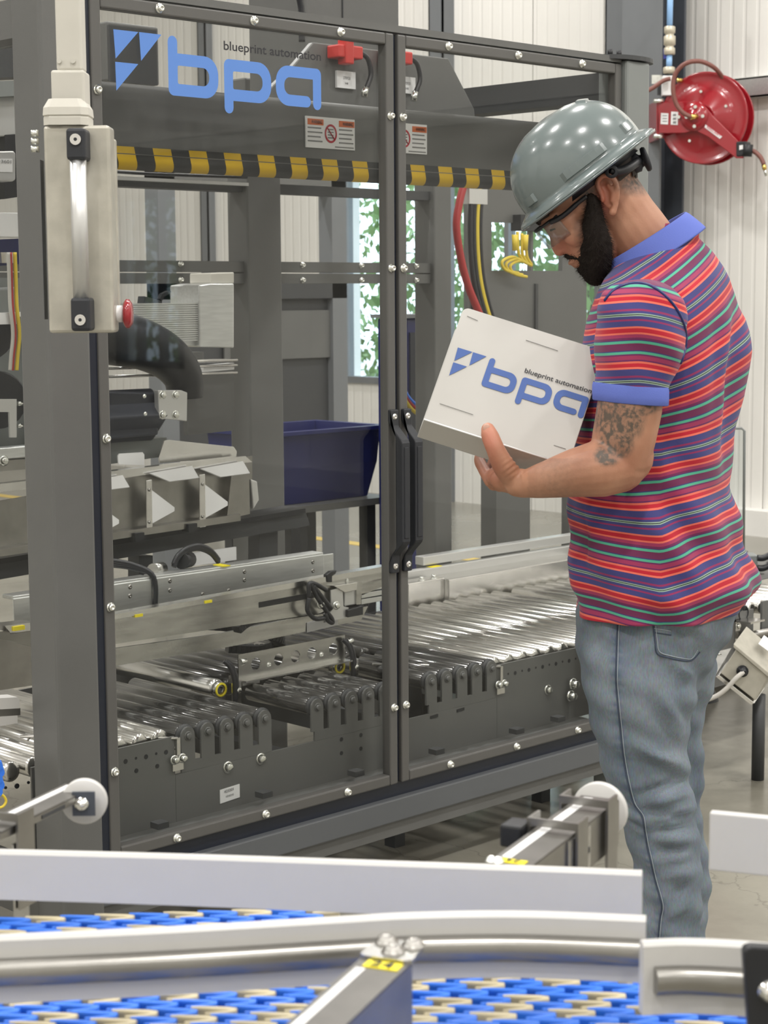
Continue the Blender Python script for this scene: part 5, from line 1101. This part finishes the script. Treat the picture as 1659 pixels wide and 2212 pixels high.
hr_, up_ = np.array(HR), np.array(UP); o_c = np.array(MP(1395, 800)); PER = .118
uu = (c_-o_c)@hr_; zz = c_[:, 2]; zpx = 632-(zz-1.52)*1147
sl = np.interp(zpx, [480, 560, 680, 800, 900, 1050, 1150, 1320], [.75, .72, .55, .38, .27, .20, .22, .20])
st_ = (zz-sl*np.maximum(uu, 0)*.95-np.interp(zpx, [600, 900, 1300], [.6, .05, -.16])*np.minimum(uu, 0))+.0035*np.sin(uu*26+zz*14)*np.clip((zpx-700)/300, 0, 1)
attr(me, 'stripe', (st_-.930)/PER+.28)
shirt = put('polo_shirt', me, 'striped_jersey', MAN)
# near sleeve and far sleeve
def sleeve(tab, v, name, far=False):
    rows = []; N = 60; ys_ = np.linspace(tab[0][0], tab[-1][0], 70)
    for y in ys_:
        xc, hw, tilt = interp(tab, y); c = MP(xc, y, v); h = hw/1225; r_ = []
        for k in range(N):
            t = 2*math.pi*k/N; p = c+HR*(h*math.cos(t))+HF*(h*.92*math.sin(t)); p = p-UP*(tilt*h*math.cos(t))
            p = p+(HR*math.cos(t)+HF*math.sin(t))*(.0025*math.sin(p.z*70+4*math.cos(t))+.002*math.sin(5*t+p.z*18)); r_.append(p)
        rows.append(r_)
    b = MB(); b.grid(rows, True); b.add(rows[0], [tuple(range(N))], True); me = b.mesh(name, Vector((0,0,0))); me.polygons.foreach_set('use_smooth', [True]*len(me.polygons))
    a = coords(me); x_, y_ = pix(a); ce = np.array(MP(1380, 700, v)); u = (a-ce)@hr_
    attr(me, 'stripe', (a[:, 2]+.05*np.abs(u)*0+.35*np.maximum(u+.01, 0)**1.3+.9*u*u-1.395)/.114+.05)
    return put(name, me, 'striped_jersey', MAN), rows[-1]
SL = [(603,1392,10,.0),(608,1391,40,.05),(618,1389,64,.08),(640,1387,84,.1),(680,1385,97,.12),(720,1384,98,.12),(760,1381,93,.12),(800,1374,87,.1),(838,1366,80,.08)]
sv, last = sleeve(SL, -.232, 'sleeve')
cf = MB(); rows = []
for (dz, g) in ((.006,.0015),(0,.003),(-.012,.003),(-.0245,.0025),(-.026,.001),(-.025,-.003),(0,-.004)):
    cen = sum(last, Vector())/len(last); rows.append([cen+(p-cen)*(1+g/.066)+UP*dz for p in last])
cf.grid(rows, True); cf.build('cuff', 'collar_blue', MAN)
sv2, last2 = sleeve([(t[0]+6, t[1]-25, t[2]*.95, t[3]) for t in SL], .215, 'sleeve')
# shoulder seam where the sleeve is set in, dark navy to carry its shadow
def wv_poly(o): k = wloc(o); return [v.co+k for v in o.data.vertices], [tuple(p.vertices) for p in o.data.polygons]
_va, _fa = wv_poly(shirt); _vb, _fb = wv_poly(sv); sbvh = BVHTree.FromPolygons(_va+_vb, _fa+[tuple(i+len(_va) for i in f) for f in _fb])
_sp = [(1306,650),(1322,630),(1345,617),(1375,611),(1402,616),(1430,633),(1456,660),(1474,692),(1482,722),(1480,752),(1470,785)]
_P = []
for v in spline([Vector((x, y, 0)) for x, y in _sp], 5):
    d = ray(v.x, v.y).normalized(); h = sbvh.ray_cast(CAMP, d)
    if h[0]: _P.append(h[0])
MB().tube(_P, .0028, 6).build('shoulder_seam', 'tote_blue', MAN)
# collar
cc = MB(); rows = []; c0 = MP(1402, 532); ca = (MP(1493, 476)-MP(1312, 591))/2; cb = -HF*.078
nrm = ca.cross(cb).normalized(); nrm = nrm if nrm.z > 0 else -nrm
for (s_, h) in ((.90, -.004), (.93, .016), (.97, .020), (1.02, .014), (1.10, -.006), (1.17, -.026), (1.165, -.028), (1.10, -.018)):
    r_ = []
    for k in range(64):
        t = 2*math.pi*k/64; fr_n = max(0, -math.cos(t))**6
        hh = h-(.014*fr_n if s_ > 1.05 else 0); r_.append(c0+ca*(math.cos(t)*s_)+cb*(math.sin(t)*s_)+nrm*hh)
    rows.append(r_)
cc.grid(rows, True); cc.build('collar', 'collar_blue', MAN, subsurf=1)
# ---- jeans
jb = MB(); HIP = [(1270,1254,1598,.175),(1300,1248,1602,.182),(1350,1244,1590,.186),(1400,1246,1568,.186),(1450,1252,1540,.182),(1500,1262,1520,.175)]
rows = [ring(y, HIP, 40, 2.2) for y in np.linspace(1270, 1500, 14)]
jb.grid(rows, True); jb.add(rows[0], [tuple(range(40))], True); jb.add(rows[-1], [tuple(range(40))], True)
LEG = [(1400,1374,118),(1450,1382,126),(1500,1383,124),(1560,1381,111),(1620,1389,101),(1680,1396,96),(1740,1412,91),(1800,1428,83),(1860,1440,79),(1920,1446,76),(1980,1446,70),(2060,1446,64),(2150,1446,62),(2250,1448,64),(2330,1450,70)]
def leg(tab, v, dx=0, sc=1180.0, ly=1.0):
    rows = []
    for y in np.linspace(tab[0][0], tab[-1][0], 60):
        xc, hw = interp(tab, y); c = MP(xc+dx, y, v); h = hw/sc
        rows.append([c+HR*(h*math.cos(2*math.pi*k/36))+HF*(h*.98*math.sin(2*math.pi*k/36)) for k in range(36)])
    jb.grid(rows, True); jb.add(rows[0], [tuple(range(36))], True); jb.add(rows[-1], [tuple(range(36))], True)
leg(LEG, -.085); leg([(t[0], t[1]+(60 if t[0] < 1500 else 40 if t[0] < 1700 else 22), t[2]*.9) for t in LEG], .10, sc=1115.0)
jm = union(jb, .008, 8, 'jeans'); a = coords(jm); nn = normals(jm); x_, y_ = pix(a)
def ridge(x0, y0, x1, y1, w, amp):
    dx, dy = x1-x0, y1-y0; L2 = dx*dx+dy*dy; t = np.clip(((x_-x0)*dx+(y_-y0)*dy)/L2, 0, 1); d2 = (x_-x0-t*dx)**2+(y_-y0-t*dy)**2; return amp*np.exp(-d2/(w*w))*np.sin(np.pi*np.clip(t, .05, .95))
dsp = np.zeros(len(a))
for q_ in ((1360,1600,1480,1660,10,.010),(1370,1640,1490,1690,9,-.007),(1365,1720,1490,1680,7,-.009),(1375,1740,1495,1712,9,.007),(1385,1752,1495,1765,7,-.007),(1390,1775,1500,1745,8,.006),(1395,1800,1505,1785,6,-.007),(1400,1815,1505,1812,8,.006),
           (1405,1835,1500,1838,6,-.005),(1410,1862,1505,1845,8,.005),(1420,1900,1500,1880,9,.004),(1300,1720,1380,1750,7,-.006),(1350,1770,1395,1795,6,-.008),(1430,1420,1500,1470,12,.009),(1400,1400,1470,1460,14,-.006),(1440,1320,1530,1370,10,.007),(1430,1345,1520,1390,10,-.006),
           (1240,1350,1330,1340,8,.004),(1420,1500,1480,1580,12,.007),(1400,1530,1475,1630,10,-.005),(1440,1950,1500,1900,9,-.005),(1430,1990,1490,1950,9,.005)): dsp += ridge(*q_)
dsp += .0016*np.sin(a[:, 2]*95+(a@hr_)*40)+.0012*np.sin((a@hr_)*110+a[:, 2]*35)
setco(jm, a+nn*(dsp*1.45)[:, None]); front = (nn@np.array(HF)) < .2
seam = [(1337,1305),(1333,1360),(1331,1420),(1330,1470),(1334,1520),(1340,1580),(1346,1635),(1356,1690),(1368,1735),(1386,1762),(1391,1790),(1397,1825),(1405,1860),(1414,1900),(1424,1935),(1429,1960),(1425,1985),(1421,2030),(1420,2080)]
sx = np.interp(y_, [p[1] for p in seam], [p[0] for p in seam]); wear = np.clip(np.exp(-((x_-sx)/13)**2)*.75*(.5+.5*np.sin(y_*.33+np.sin(y_*.05)*3)), 0, 1)*front
wear += .35*np.exp(-((x_-1350)/28)**2-((y_-1440)/60)**2)*front
attr(jm, 'wear', np.clip(wear, 0, .8))
bvh_v = [Vector(p) for p in coords(jm)]; jbvh = BVHTree.FromPolygons(bvh_v, [tuple(p.vertices) for p in jm.polygons])
jeans = put('jeans', jm, 'denim', MAN)
def on(bv, x, y, off=.001):
    d = ray(x, y).normalized(); h = bv.ray_cast(CAMP, d); return h[0]-d*off if h[0] else None
def stitch(pts, name, r, m, bv=jbvh, par=jeans, off=.0008):
    P = [on(bv, v.x, v.y, off) for v in spline([Vector((x, y, 0)) for x, y in pts], 6)]; P = [p for p in P if p is not None]
    if len(P) > 2: return MB().tube(P, r, 6).build(name, m, par)
stitch(seam, 'side_seam', .0014, 'seam_dark'); stitch([(x+4, y) for x, y in seam], 'side_stitch', .0009, 'seam_light')
for dx, dy, r_, mm in ((0, 0, .0015, 'seam_dark'), (5, -4, .001, 'seam_light')):
    stitch([(1407+dx, 1312), (1411+dx, 1350), (1415+dx, 1385), (1420+dx, 1412+dy), (1445+dx, 1421+dy), (1475+dx, 1427+dy), (1495, 1426+dy), (1512-dx, 1408+dy)], 'pocket_seam', r_, mm)
stitch([(1412,1357),(1430,1360),(1450,1363)], 'pocket_hem', .001, 'seam_light'); stitch([(1412,1366),(1430,1369),(1450,1372)], 'pocket_hem', .001, 'seam_dark')
for v, dx in ((-.085, 0), (.10, 22)):
    b = MB(); c = MP(1446+dx, 2352, v); c.z = .03; ball(b, c+bf*.08+UP*.012, (bf*.16, bl*.05, UP*.042)); ball(b, c+UP*.05, (bf*.06, bl*.045, UP*.075)); put('shoe', union(b, .008, 4), 'shoe_leather', MAN)
# ---- head frame
HC = MP(1302, 430); hf = (-HR*.8-UP*.6); hu = (-HR*.6+UP*.8); hl = -HF
Hd = lambda f, u, l=0.0: HC+hf*f+hu*u+hl*l
body = MB()
ball(body, Hd(.010, .045), (hf*.098, hl*.076, hu*.092), 24, 16)
ball(body, Hd(.066, -.040), (hf*.050, hl*.056, hu*.072), 20, 12); ball(body, Hd(.080, .010), (hf*.040, hl*.062, hu*.060), 20, 12)
ball(body, Hd(.088, -.088), (hf*.026, hl*.030, hu*.024))
limb(body, [Hd(.106, .022), Hd(.110, .004), Hd(.117, -.014), Hd(.1195, -.026)], [.008, .0092, .0118, .0125], 4, 12)
for s_ in (-1, 1):
    ball(body, Hd(.108, -.030, .012*s_), (hf*.012, hl*.009, hu*.009)); ball(body, Hd(.078, -.018, .043*s_), (hf*.030, hl*.018, hu*.026))
    limb(body, [Hd(.112, .030, .008*s_), Hd(.110, .034, .028*s_), Hd(.096, .030, .050*s_)], [.009, .009, .010], 4, 10)
    # ear
    e0 = Hd(-.002, .002, .071*s_); ea = (hu*.93+hf*-.10-hf*.0).normalized(); ef = hf; el = hl*s_
    ea = (UP*.97-HR*.22).normalized(); ef = (HR*-.97-UP*.22)
    ball(body, e0+el*.001, (ef*.014, el*.005, ea*.026))
    limb(body, [e0+ef*.012+ea*.006+el*.008, e0+ef*.015+ea*.026+el*.011, e0+ea*.036+el*.014, e0-ef*.014+ea*.026+el*.017, e0-ef*.017+ea*.006+el*.016, e0-ef*.011-ea*.016+el*.012, e0-ef*.001-ea*.032+el*.009], [.0046,.0050,.0052,.0056,.0054,.0050,.0075], 5, 8)
    limb(body, [e0+ea*.018+el*.010-ef*.003, e0-ef*.008+ea*.004+el*.013, e0-ef*.004-ea*.012+el*.012], [.0038,.0042,.004], 4, 8)
    ball(body, e0+ef*.012-ea*.004+el*.008, (ef*.004, el*.005, ea*.008))
ball(body, Hd(.110, -.058), (hf*.013, hl*.022, hu*.006)); ball(body, Hd(.106, -.068), (hf*.013, hl*.020, hu*.006))
# neck and core
limb(body, [Hd(-.015, .0), MP(1352, 470), MP(1392, 530), MP(1430, 600)], [.060, .058, .062, .075], 6, 20)
limb(body, [MP(1440, 640), MP(1432, 760), MP(1420, 1000), MP(1420, 1250)], [.10, .095, .10, .10], 4, 16)
for v in (-.085, .10): limb(body, [MP(1420, 1280, v*.8), MP(1392, 1560, v), MP(1430, 1820, v), MP(1446, 2080, v), MP(1446, 2290, v)], [.065, .05, .038, .03, .028], 4, 12)
# near arm
limb(body, [MP(1402, 660, -.15), MP(1386, 720, -.225), MP(1371, 800, -.234), MP(1360, 880, -.235), MP(1347, 950, -.235), MP(1335, 1000, -.235)], [.045, .050, .053, .0575, .056, .052], 6, 20)
ball(body, MP(1352, 985, -.232), (HR*.050, HF*.045, UP*.052))
limb(body, [MP(1338, 1003, -.235), MP(1295, 1012, -.25), MP(1240, 1022, -.245), MP(1185, 1035, -.228), MP(1140, 1044, -.208), MP(1118, 1043, -.198)], [.050, .051, .043, .034, .026, .0255], 6, 20)
# near hand: palm under the spine, thumb in front of the cover, fingers behind it
def G(x, y, v): return MP(x, y, v-.055)
ball(body, G(1098, 1036, -.120), (HR*.034-UP*.004, HF*.017, UP*.024+HR*.004), 16, 10)
ball(body, G(1075, 1030, -.085), (HR*.022, HF*.036, UP*.019), 16, 10)
limb(body, [G(1105, 1030, -.145), G(1086, 1003, -.166), G(1071, 972, -.172), G(1059, 943, -.164), G(1054, 928, -.157)], [.0215, .0200, .0168, .0160, .0128], 6, 14)
ball(body, G(1092, 1016, -.150), (HR*.017, HF*.016, UP*.022))
FN = [((1060,1040,-.075), (1044,1012,-.040), (1036,990,-.012), (1052,955,.010)), ((1066,1046,-.055), (1062,1022,-.008), (1068,990,.020), (1084,955,.030)),
      ((1080,1050,-.050), (1086,1030,.000), (1096,1000,.030), (1112,965,.040)), ((1098,1054,-.058), (1108,1040,-.008), (1120,1014,.028), (1134,985,.040))]
for fi, (w_) in zip(FN, (.0112, .0115, .0108, .0095)): limb(body, [G(*p) for p in fi], [w_*1.08, w_, w_*.95, w_*.82], 5, 12)
# far arm reaching round behind the binder
limb(body, [MP(1400, 660, .15), MP(1365, 760, .20), MP(1345, 870, .20), MP(1325, 960, .18)], [.055, .058, .052, .046], 5, 16)
limb(body, [MP(1325, 960, .18), MP(1270, 985, .13), MP(1210, 985, .065), MP(1190, 980, .042)], [.046, .042, .030, .026], 5, 16)
ball(body, G(1172, 972, .080), (HR*.036, HF*.016, UP*.034))
for k, (x, y) in enumerate(((1120,905),(1126,930),(1132,952),(1142,975))): limb(body, [G(1158, 952+12*k, .072), G((x+1158)/2, y+10, .066), G(x, y, .060)], [.0105, .010, .0085], 4, 10)
limb(body, [G(1185, 950, .075), G(1180, 915, .066), G(1172, 890, .062)], [.012, .011, .009], 4, 10)
bm_ = union(body, .0031, 3, 'body'); a = coords(bm_); nn = normals(bm_); x_, y_ = pix(a); near = (nn@np.array(HF)) < .35; dv = (a-np.array(CAMP))@np.array(HF)
arm_near = (dv < 3.33)&near
def blob(x0, y0, rx, ry): return np.clip(1.5-1.5*np.sqrt(((x_-x0)/rx)**2+((y_-y0)/ry)**2), 0, 1)
tat = np.maximum.reduce([blob(1342, 905, 60, 62), blob(1330, 955, 46, 45), blob(1312, 985, 34, 26), blob(1385, 880, 42, 22), blob(1300, 900, 26, 44)])
attr(bm_, 'tattoo', np.clip(tat*1.9, 0, .95)*arm_near*(y_ > 850))
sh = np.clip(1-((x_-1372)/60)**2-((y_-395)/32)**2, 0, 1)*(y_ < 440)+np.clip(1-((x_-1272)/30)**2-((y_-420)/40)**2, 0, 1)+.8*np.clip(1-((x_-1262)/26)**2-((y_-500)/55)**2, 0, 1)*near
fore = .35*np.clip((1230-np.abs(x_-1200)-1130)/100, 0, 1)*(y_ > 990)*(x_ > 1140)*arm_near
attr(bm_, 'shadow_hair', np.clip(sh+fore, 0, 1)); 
attr(bm_, 'blush', np.clip(np.maximum(np.exp(-((x_-1300)/22)**2-((y_-425)/42)**2)*.55, np.exp(-((x_-1215)/26)**2-((y_-540)/26)**2)*.45)+.45*np.exp(-((x_-1055)/25)**2-((y_-945)/40)**2)+.3*np.exp(-((x_-1050)/40)**2-((y_-1020)/30)**2), 0, .7))
# wrinkles at the wrist and thumb base
wk = .0011*np.sin((x_*.55+y_*.75)*.62)*np.exp(-((x_-1112)/26)**2-((y_-1010)/24)**2)*near; setco(bm_, a+nn*wk[:, None])
bbvh = BVHTree.FromPolygons([Vector(p) for p in coords(bm_)], [tuple(p.vertices) for p in bm_.polygons])
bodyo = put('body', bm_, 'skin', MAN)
# thumb nail
nb = MB(); nc = on(bbvh, 1051, 924, .0); 
if nc is not None: ball(nb, nc+HF*.0005, (HR*.0062+UP*.001, -HF*.0018, UP*.0072-HR*.0012)); nb.build('thumbnail', 'nail', MAN)
# eyes, brows, beard, hair
for s_ in (-1, 1):
    b = MB(); ball(b, Hd(.098, .008, .032*s_), (hf*.0125, hl*.0125, hu*.0125)); b.build('eye', 'eye_white', MAN)
    MB().tube(spline([Hd(.112, .012, .020*s_), Hd(.113, .013, .032*s_), Hd(.103, .010, .046*s_)], 5), .0024, 6).build('eyelid', 'beard', MAN)
    MB().tube(spline([Hd(.119, .035, .012*s_), Hd(.118, .041, .030*s_), Hd(.102, .040, .052*s_)], 5), .0042, 6).build('eyebrow', 'hair_brown', MAN)
bb = MB()
for s_ in (-1, 1):
    limb(bb, [Hd(.024, .022, .067*s_), Hd(.028, .004, .067*s_), Hd(.049, -.027, .060*s_), Hd(.062, -.058, .050*s_), Hd(.077, -.084, .036*s_), Hd(.089, -.099, .016*s_), Hd(.091, -.102, 0)], [.0085, .0135, .0215, .0255, .0258, .0245, .024], 5, 14)
    limb(bb, [Hd(.060, -.030, .050*s_), Hd(.074, -.050, .042*s_), Hd(.090, -.070, .028*s_)], [.013, .019, .018], 4, 12)
    limb(bb, [Hd(.088, -.064, .032*s_), Hd(.101, -.053, .023*s_), Hd(.1125, -.044, .006*s_)], [.0115, .0095, .008], 4, 12)
limb(bb, [Hd(.098, -.083, -.014), Hd(.100, -.083, 0), Hd(.098, -.083, .014)], [.016, .017, .016], 3, 12)
bd = union(bb, .0035, 4, 'beard'); a = coords(bd); nn = normals(bd); setco(bd, a+nn*(.0012*np.sin(a@np.array((510., 460., 230.)))*np.sin(a@np.array((-410., 530., 190.))))[:, None])
bav = coords(bd).copy(); bnn = normals(bd).copy(); beard = put('beard', bd, 'beard', MAN)
hs_ = MB(); idx = rng.choice(len(bav), min(9000, len(bav)), replace=False); dn = np.array(hu*-1.0)+.5*np.array(hf)
for i in idx:
    p = Vector(bav[i]); n_ = Vector(bnn[i]); d_ = (n_*.75+Vector(dn)*.55+Vector(rng.normal(0, .3, 3))).normalized(); w_ = d_.orthogonal().normalized()*.00045; L = .005+.007*rng.random()
    hs_.add([p-w_, p+w_, p+d_*L], [(0,1,2)])
hs_.build('beard_hairs', 'beard', MAN)['kind'] = 'stuff'
hb = MB(); ball(hb, Hd(.006, .050), (hf*.101, hl*.0785, hu*.095), 40, 28); hm = hb.mesh('hair', Vector((0,0,0)))
bmh = bmesh.new(); bmh.from_mesh(hm); kill = []
for v in bmh.verts:
    d_ = v.co-HC; f_, u_ = d_.dot(hf), d_.dot(hu)
    if not (u_ > -.012-.25*f_*0+(.02 if f_ > -.06 else 0) and f_ < .045+.3*(u_-.03)) or (-.030 < f_ < .035 and u_ < .050): kill.append(v)
bmesh.ops.delete(bmh, geom=kill, context='VERTS'); bmh.to_mesh(hm); bmh.free(); hm.polygons.foreach_set('use_smooth', [True]*len(hm.polygons)); put('hair', hm, 'hair_brown', MAN)
# ------------------------------------------------------------------ hard hat
mat('hat_grey', (.150, .182, .182), .22, coat=.5); mat('hat_under', (.10, .12, .12), .5)
HT = thing('hard_hat', tuple(Hd(0, .0)), 'glossy grey full-brim hard hat with black ratchet strap on the man\'s head', 'hard hat')
u0 = .062; c_h = Hd(.002, u0)
def hatp(t, w):                         # t around, w from 0 at the base to 1 at the crown
    e = 2.35; rr = (1-w**e)**(1/e) if w < 1 else 0.0; a_f = .128; a_l = .108
    bump_ = 1+.018*max(0, math.cos(2*t-math.pi))*0+.02*math.exp(-((math.sin(t))/.16)**2)*(1-w)*w*2
    return c_h+hf*(a_f*rr*math.cos(t)*bump_)+hl*(a_l*rr*math.sin(t)*bump_)+hu*(.121*w)
n = 72; rows = []
for (k, dh, g) in ((1.19, -.016, 0), (1.185, -.019, 0), (1.165, -.013, 0), (1.08, -.006, 0), (1.02, -.002, 0)): rows.append([c_h+hf*(.128*k*math.cos(2*math.pi*j/n)*(1.0))+hl*(.108*(k*1.02)*math.sin(2*math.pi*j/n))+hu*(dh+.0) for j in range(n)])
for w in np.linspace(.0, .999, 26): rows.append([hatp(2*math.pi*j/n, float(w)) for j in range(n)])
hb_ = MB(); hb_.grid(rows, True); hb_.add([rows[-1][j] for j in range(n)], [tuple(range(n))], True); hb_.build('shell', 'hat_grey', HT, solid=.0025)
def surf(f_, w): # point on near side for given around-angle
    return hatp(f_, w)
def pad(t0, t1, w0, w1, th, name):      # raised block lying on the shell
    rows = []; N = 8
    for i in range(N+1):
        w = w0+(w1-w0)*i/N; r_ = []
        for j in range(N+1):
            t = t0+(t1-t0)*j/N; p = hatp(t, w); e = 1 if 0 < i < N and 0 < j < N else 0; nrm_ = (p-Hd(.0, .06)).normalized(); r_.append(p+nrm_*(th*e+.0006*(e)-.001*(1-e)))
        rows.append(r_)
    b = MB(); b.grid(rows); b.sm = [False]*len(b.sm); b.build(name, 'hat_grey', HT)
R90 = math.pi/2
pad(R90-.42, R90+.42, .04, .20, .005, 'side_slot'); pad(R90+.80, R90+1.12, .06, .24, .005, 'rear_slot'); pad(R90-1.18, R90-.90, .06, .22, .006, 'front_boss')
pad(-R90-.42, -R90+.42, .04, .20, .005, 'side_slot'); pad(R90+1.0, R90+1.6, .80, .90, .004, 'crown_ridge')
# suspension
sp = MB(); rows = []
for (k, dh) in ((.80, -.03), (.815, -.03), (.80, .012), (.785, .012)): rows.append([Hd(-.002, .062)+hf*(.118*k*1.06*math.cos(2*math.pi*j/48))+hl*(.098*k*1.0*math.sin(2*math.pi*j/48))+hu*dh for j in range(48)])
rows.append(rows[0]); sp.grid(rows, True); sp.build('head_band', 'black_plastic', HT)
nap = [pD(x, y, MD+v) for x, y, v in ((1318,368,-.082),(1335,371,-.080),(1355,364,-.070),(1374,352,-.045),(1385,345,-.01))]
MB().tube(spline(nap, 5), [.0085]*21, 8).build('nape_strap', 'black_plastic', HT)
MB().lathe([(.006,0),(.012,.001),(.012,.004),(.006,.004)], pD(1321,371,MD-.089), -HF, 16).build('strap_rivet', 'black_soft', HT)
kax = (HR*.93+UP*.36-HF*.05).normalized(); kc = pD(1362, 357, MD-.02)
MB().lathe([(.0001,-.004),(.015,-.004),(.018,.002),(.018,.016),(.012,.020),(.011,.024),(.022,.026),(.0235,.030),(.022,.034),(.0001,.035)], kc, kax, 24).build('ratchet_knob', 'black_soft', HT)
# ------------------------------------------------------------------ safety glasses
SGl = thing('safety_glasses', tuple(Hd(.11, .01)), 'clear wraparound safety glasses with black temple arms on the man\'s face', 'safety glasses')
for s_ in (-1, 1):
    MB().tube(spline([Hd(.108, .026, .055*s_), Hd(.085, .022, .070*s_), Hd(.050, .024, .074*s_), Hd(.030, .024, .075*s_)], 5), [.0050]*10+[.0042]*6, 8).build('temple_arm', 'black_plastic', SGl)
rows = []
for (u_, k) in ((.028, 1.0), (.015, 1.01), (.0, 1.0), (-.014, .975)): rows.append([Hd(.062+.073*math.cos(t)*k, u_-.006*abs(math.sin(t))*0, .066*math.sin(t)*k) for t in np.linspace(-1.15, 1.15, 25)])
MB().grid(rows).build('lens', 'lens', SGl, solid=.002); MB().tube(rows[0], .0030, 6).build('top_frame', 'black_plastic', SGl)
ln_ = [Hd(.062+.0735*math.cos(t), -.013+.02*(1-abs(t)), .067*math.sin(t)) for t in np.linspace(.55, 1.1, 6)]
# ------------------------------------------------------------------ binder
BD = thing('ring_binder', tuple(MP(1060, 1000, -.1)), 'thick white ring binder with blue logo held tilted against the chest', 'binder')
q00 = MP(916, 906, -.17); q10 = MP(1228, 1006, -.205); q01 = MP(1001, 662, -.085)
e1 = q10-q00; e2 = q01-q00; e2 = e2-e1*(e2.dot(e1)/e1.dot(e1))*.92; e3 = HF*.050-UP*.0345-HR*.0115
th = .0035; nb_ = e1.cross(e2).normalized(); nb_ = nb_ if nb_.dot(HF) > 0 else -nb_
def cover(o, name):
    b = MB(); r_ = .012; L1, L2 = e1.length, e2.length; a1, a2 = e1.normalized(), e2.normalized()
    pts = [o, o+e1]+[o+a1*(L1-r_+r_*math.sin(t))+a2*(L2-r_+r_*math.cos(t)) for t in np.linspace(R90, 0, 6)]+[o+a1*(r_-r_*math.sin(t))+a2*(L2-r_+r_*math.cos(t)) for t in np.linspace(0, R90, 6)]
    b.prism(pts, nb_*th); return b.build(name, 'binder_white', BD, .0012)
mat('binder_white', (.50, .487, .46), .3, noise=.02, nscale=8, bump=.10, bscale=25, coat=.4)
cover(q00, 'front_cover'); cover(q00+e3, 'back_cover')
MB().prism([q00, q00+e1, q00+e1+e3, q00+e3], (e2.normalized())*.0035).build('spine', 'binder_white', BD, .0012)
MB().tube([q00-nb_*.0006, q00+e1-nb_*.0006], .0017, 6).build('spine_crease', 'white_paint', BD)
pg = MB(); o = q00+e3*.12+e1*.03+e2*.03; pg.prism([o, o+e1*.94, o+e1*.94+e2*.93, o+e2*.93], e3*.7); pg.build('pages', 'paper', BD)
# logo on the cover: pixel-traced anchor, drawn in the plane of the cover
cn = nb_
def cp(x, y, off=.0012): return pP(x, y, q00, cn)-cn*off
t0, a_end, p_low = cp(989, 751), cp(1268, 893), cp(973, 803)
ux = (e1.normalized()); uy = e2.normalized()-ux*e2.normalized().dot(ux); uy.normalize()
org = cp(989, 751); wid = (cp(1278, 846)-org).dot(ux); k_ = wid/(LOGO_X1-LOGO_X0); ztopl = tris[0][0][1]
to3 = lambda p: org+ux*((p[0]-LOGO_X0)*k_)+uy*((p[1]-ztopl)*k_*1.04)
make_logo(BD, to3, 'binder_blue')
tp = to3((TXT_X0, TXT_Z0)); text_on('lettering', 'blueprint automation', tp, ux, uy, TXT_W*k_, TXT_H*k_*1.04, 'ink', BD)
for (x0, y0, x1, y1) in ((1009,683,1032,693),(1136,735,1205,758),(950,872,1022,896),(1196,962,1222,970)):
    a_, b_ = cp(x0, y0), cp(x1, y1); MB().bar(a_, b_, .0004, .0012, cn).build('pocket_weld', 'ink_grey', BD)
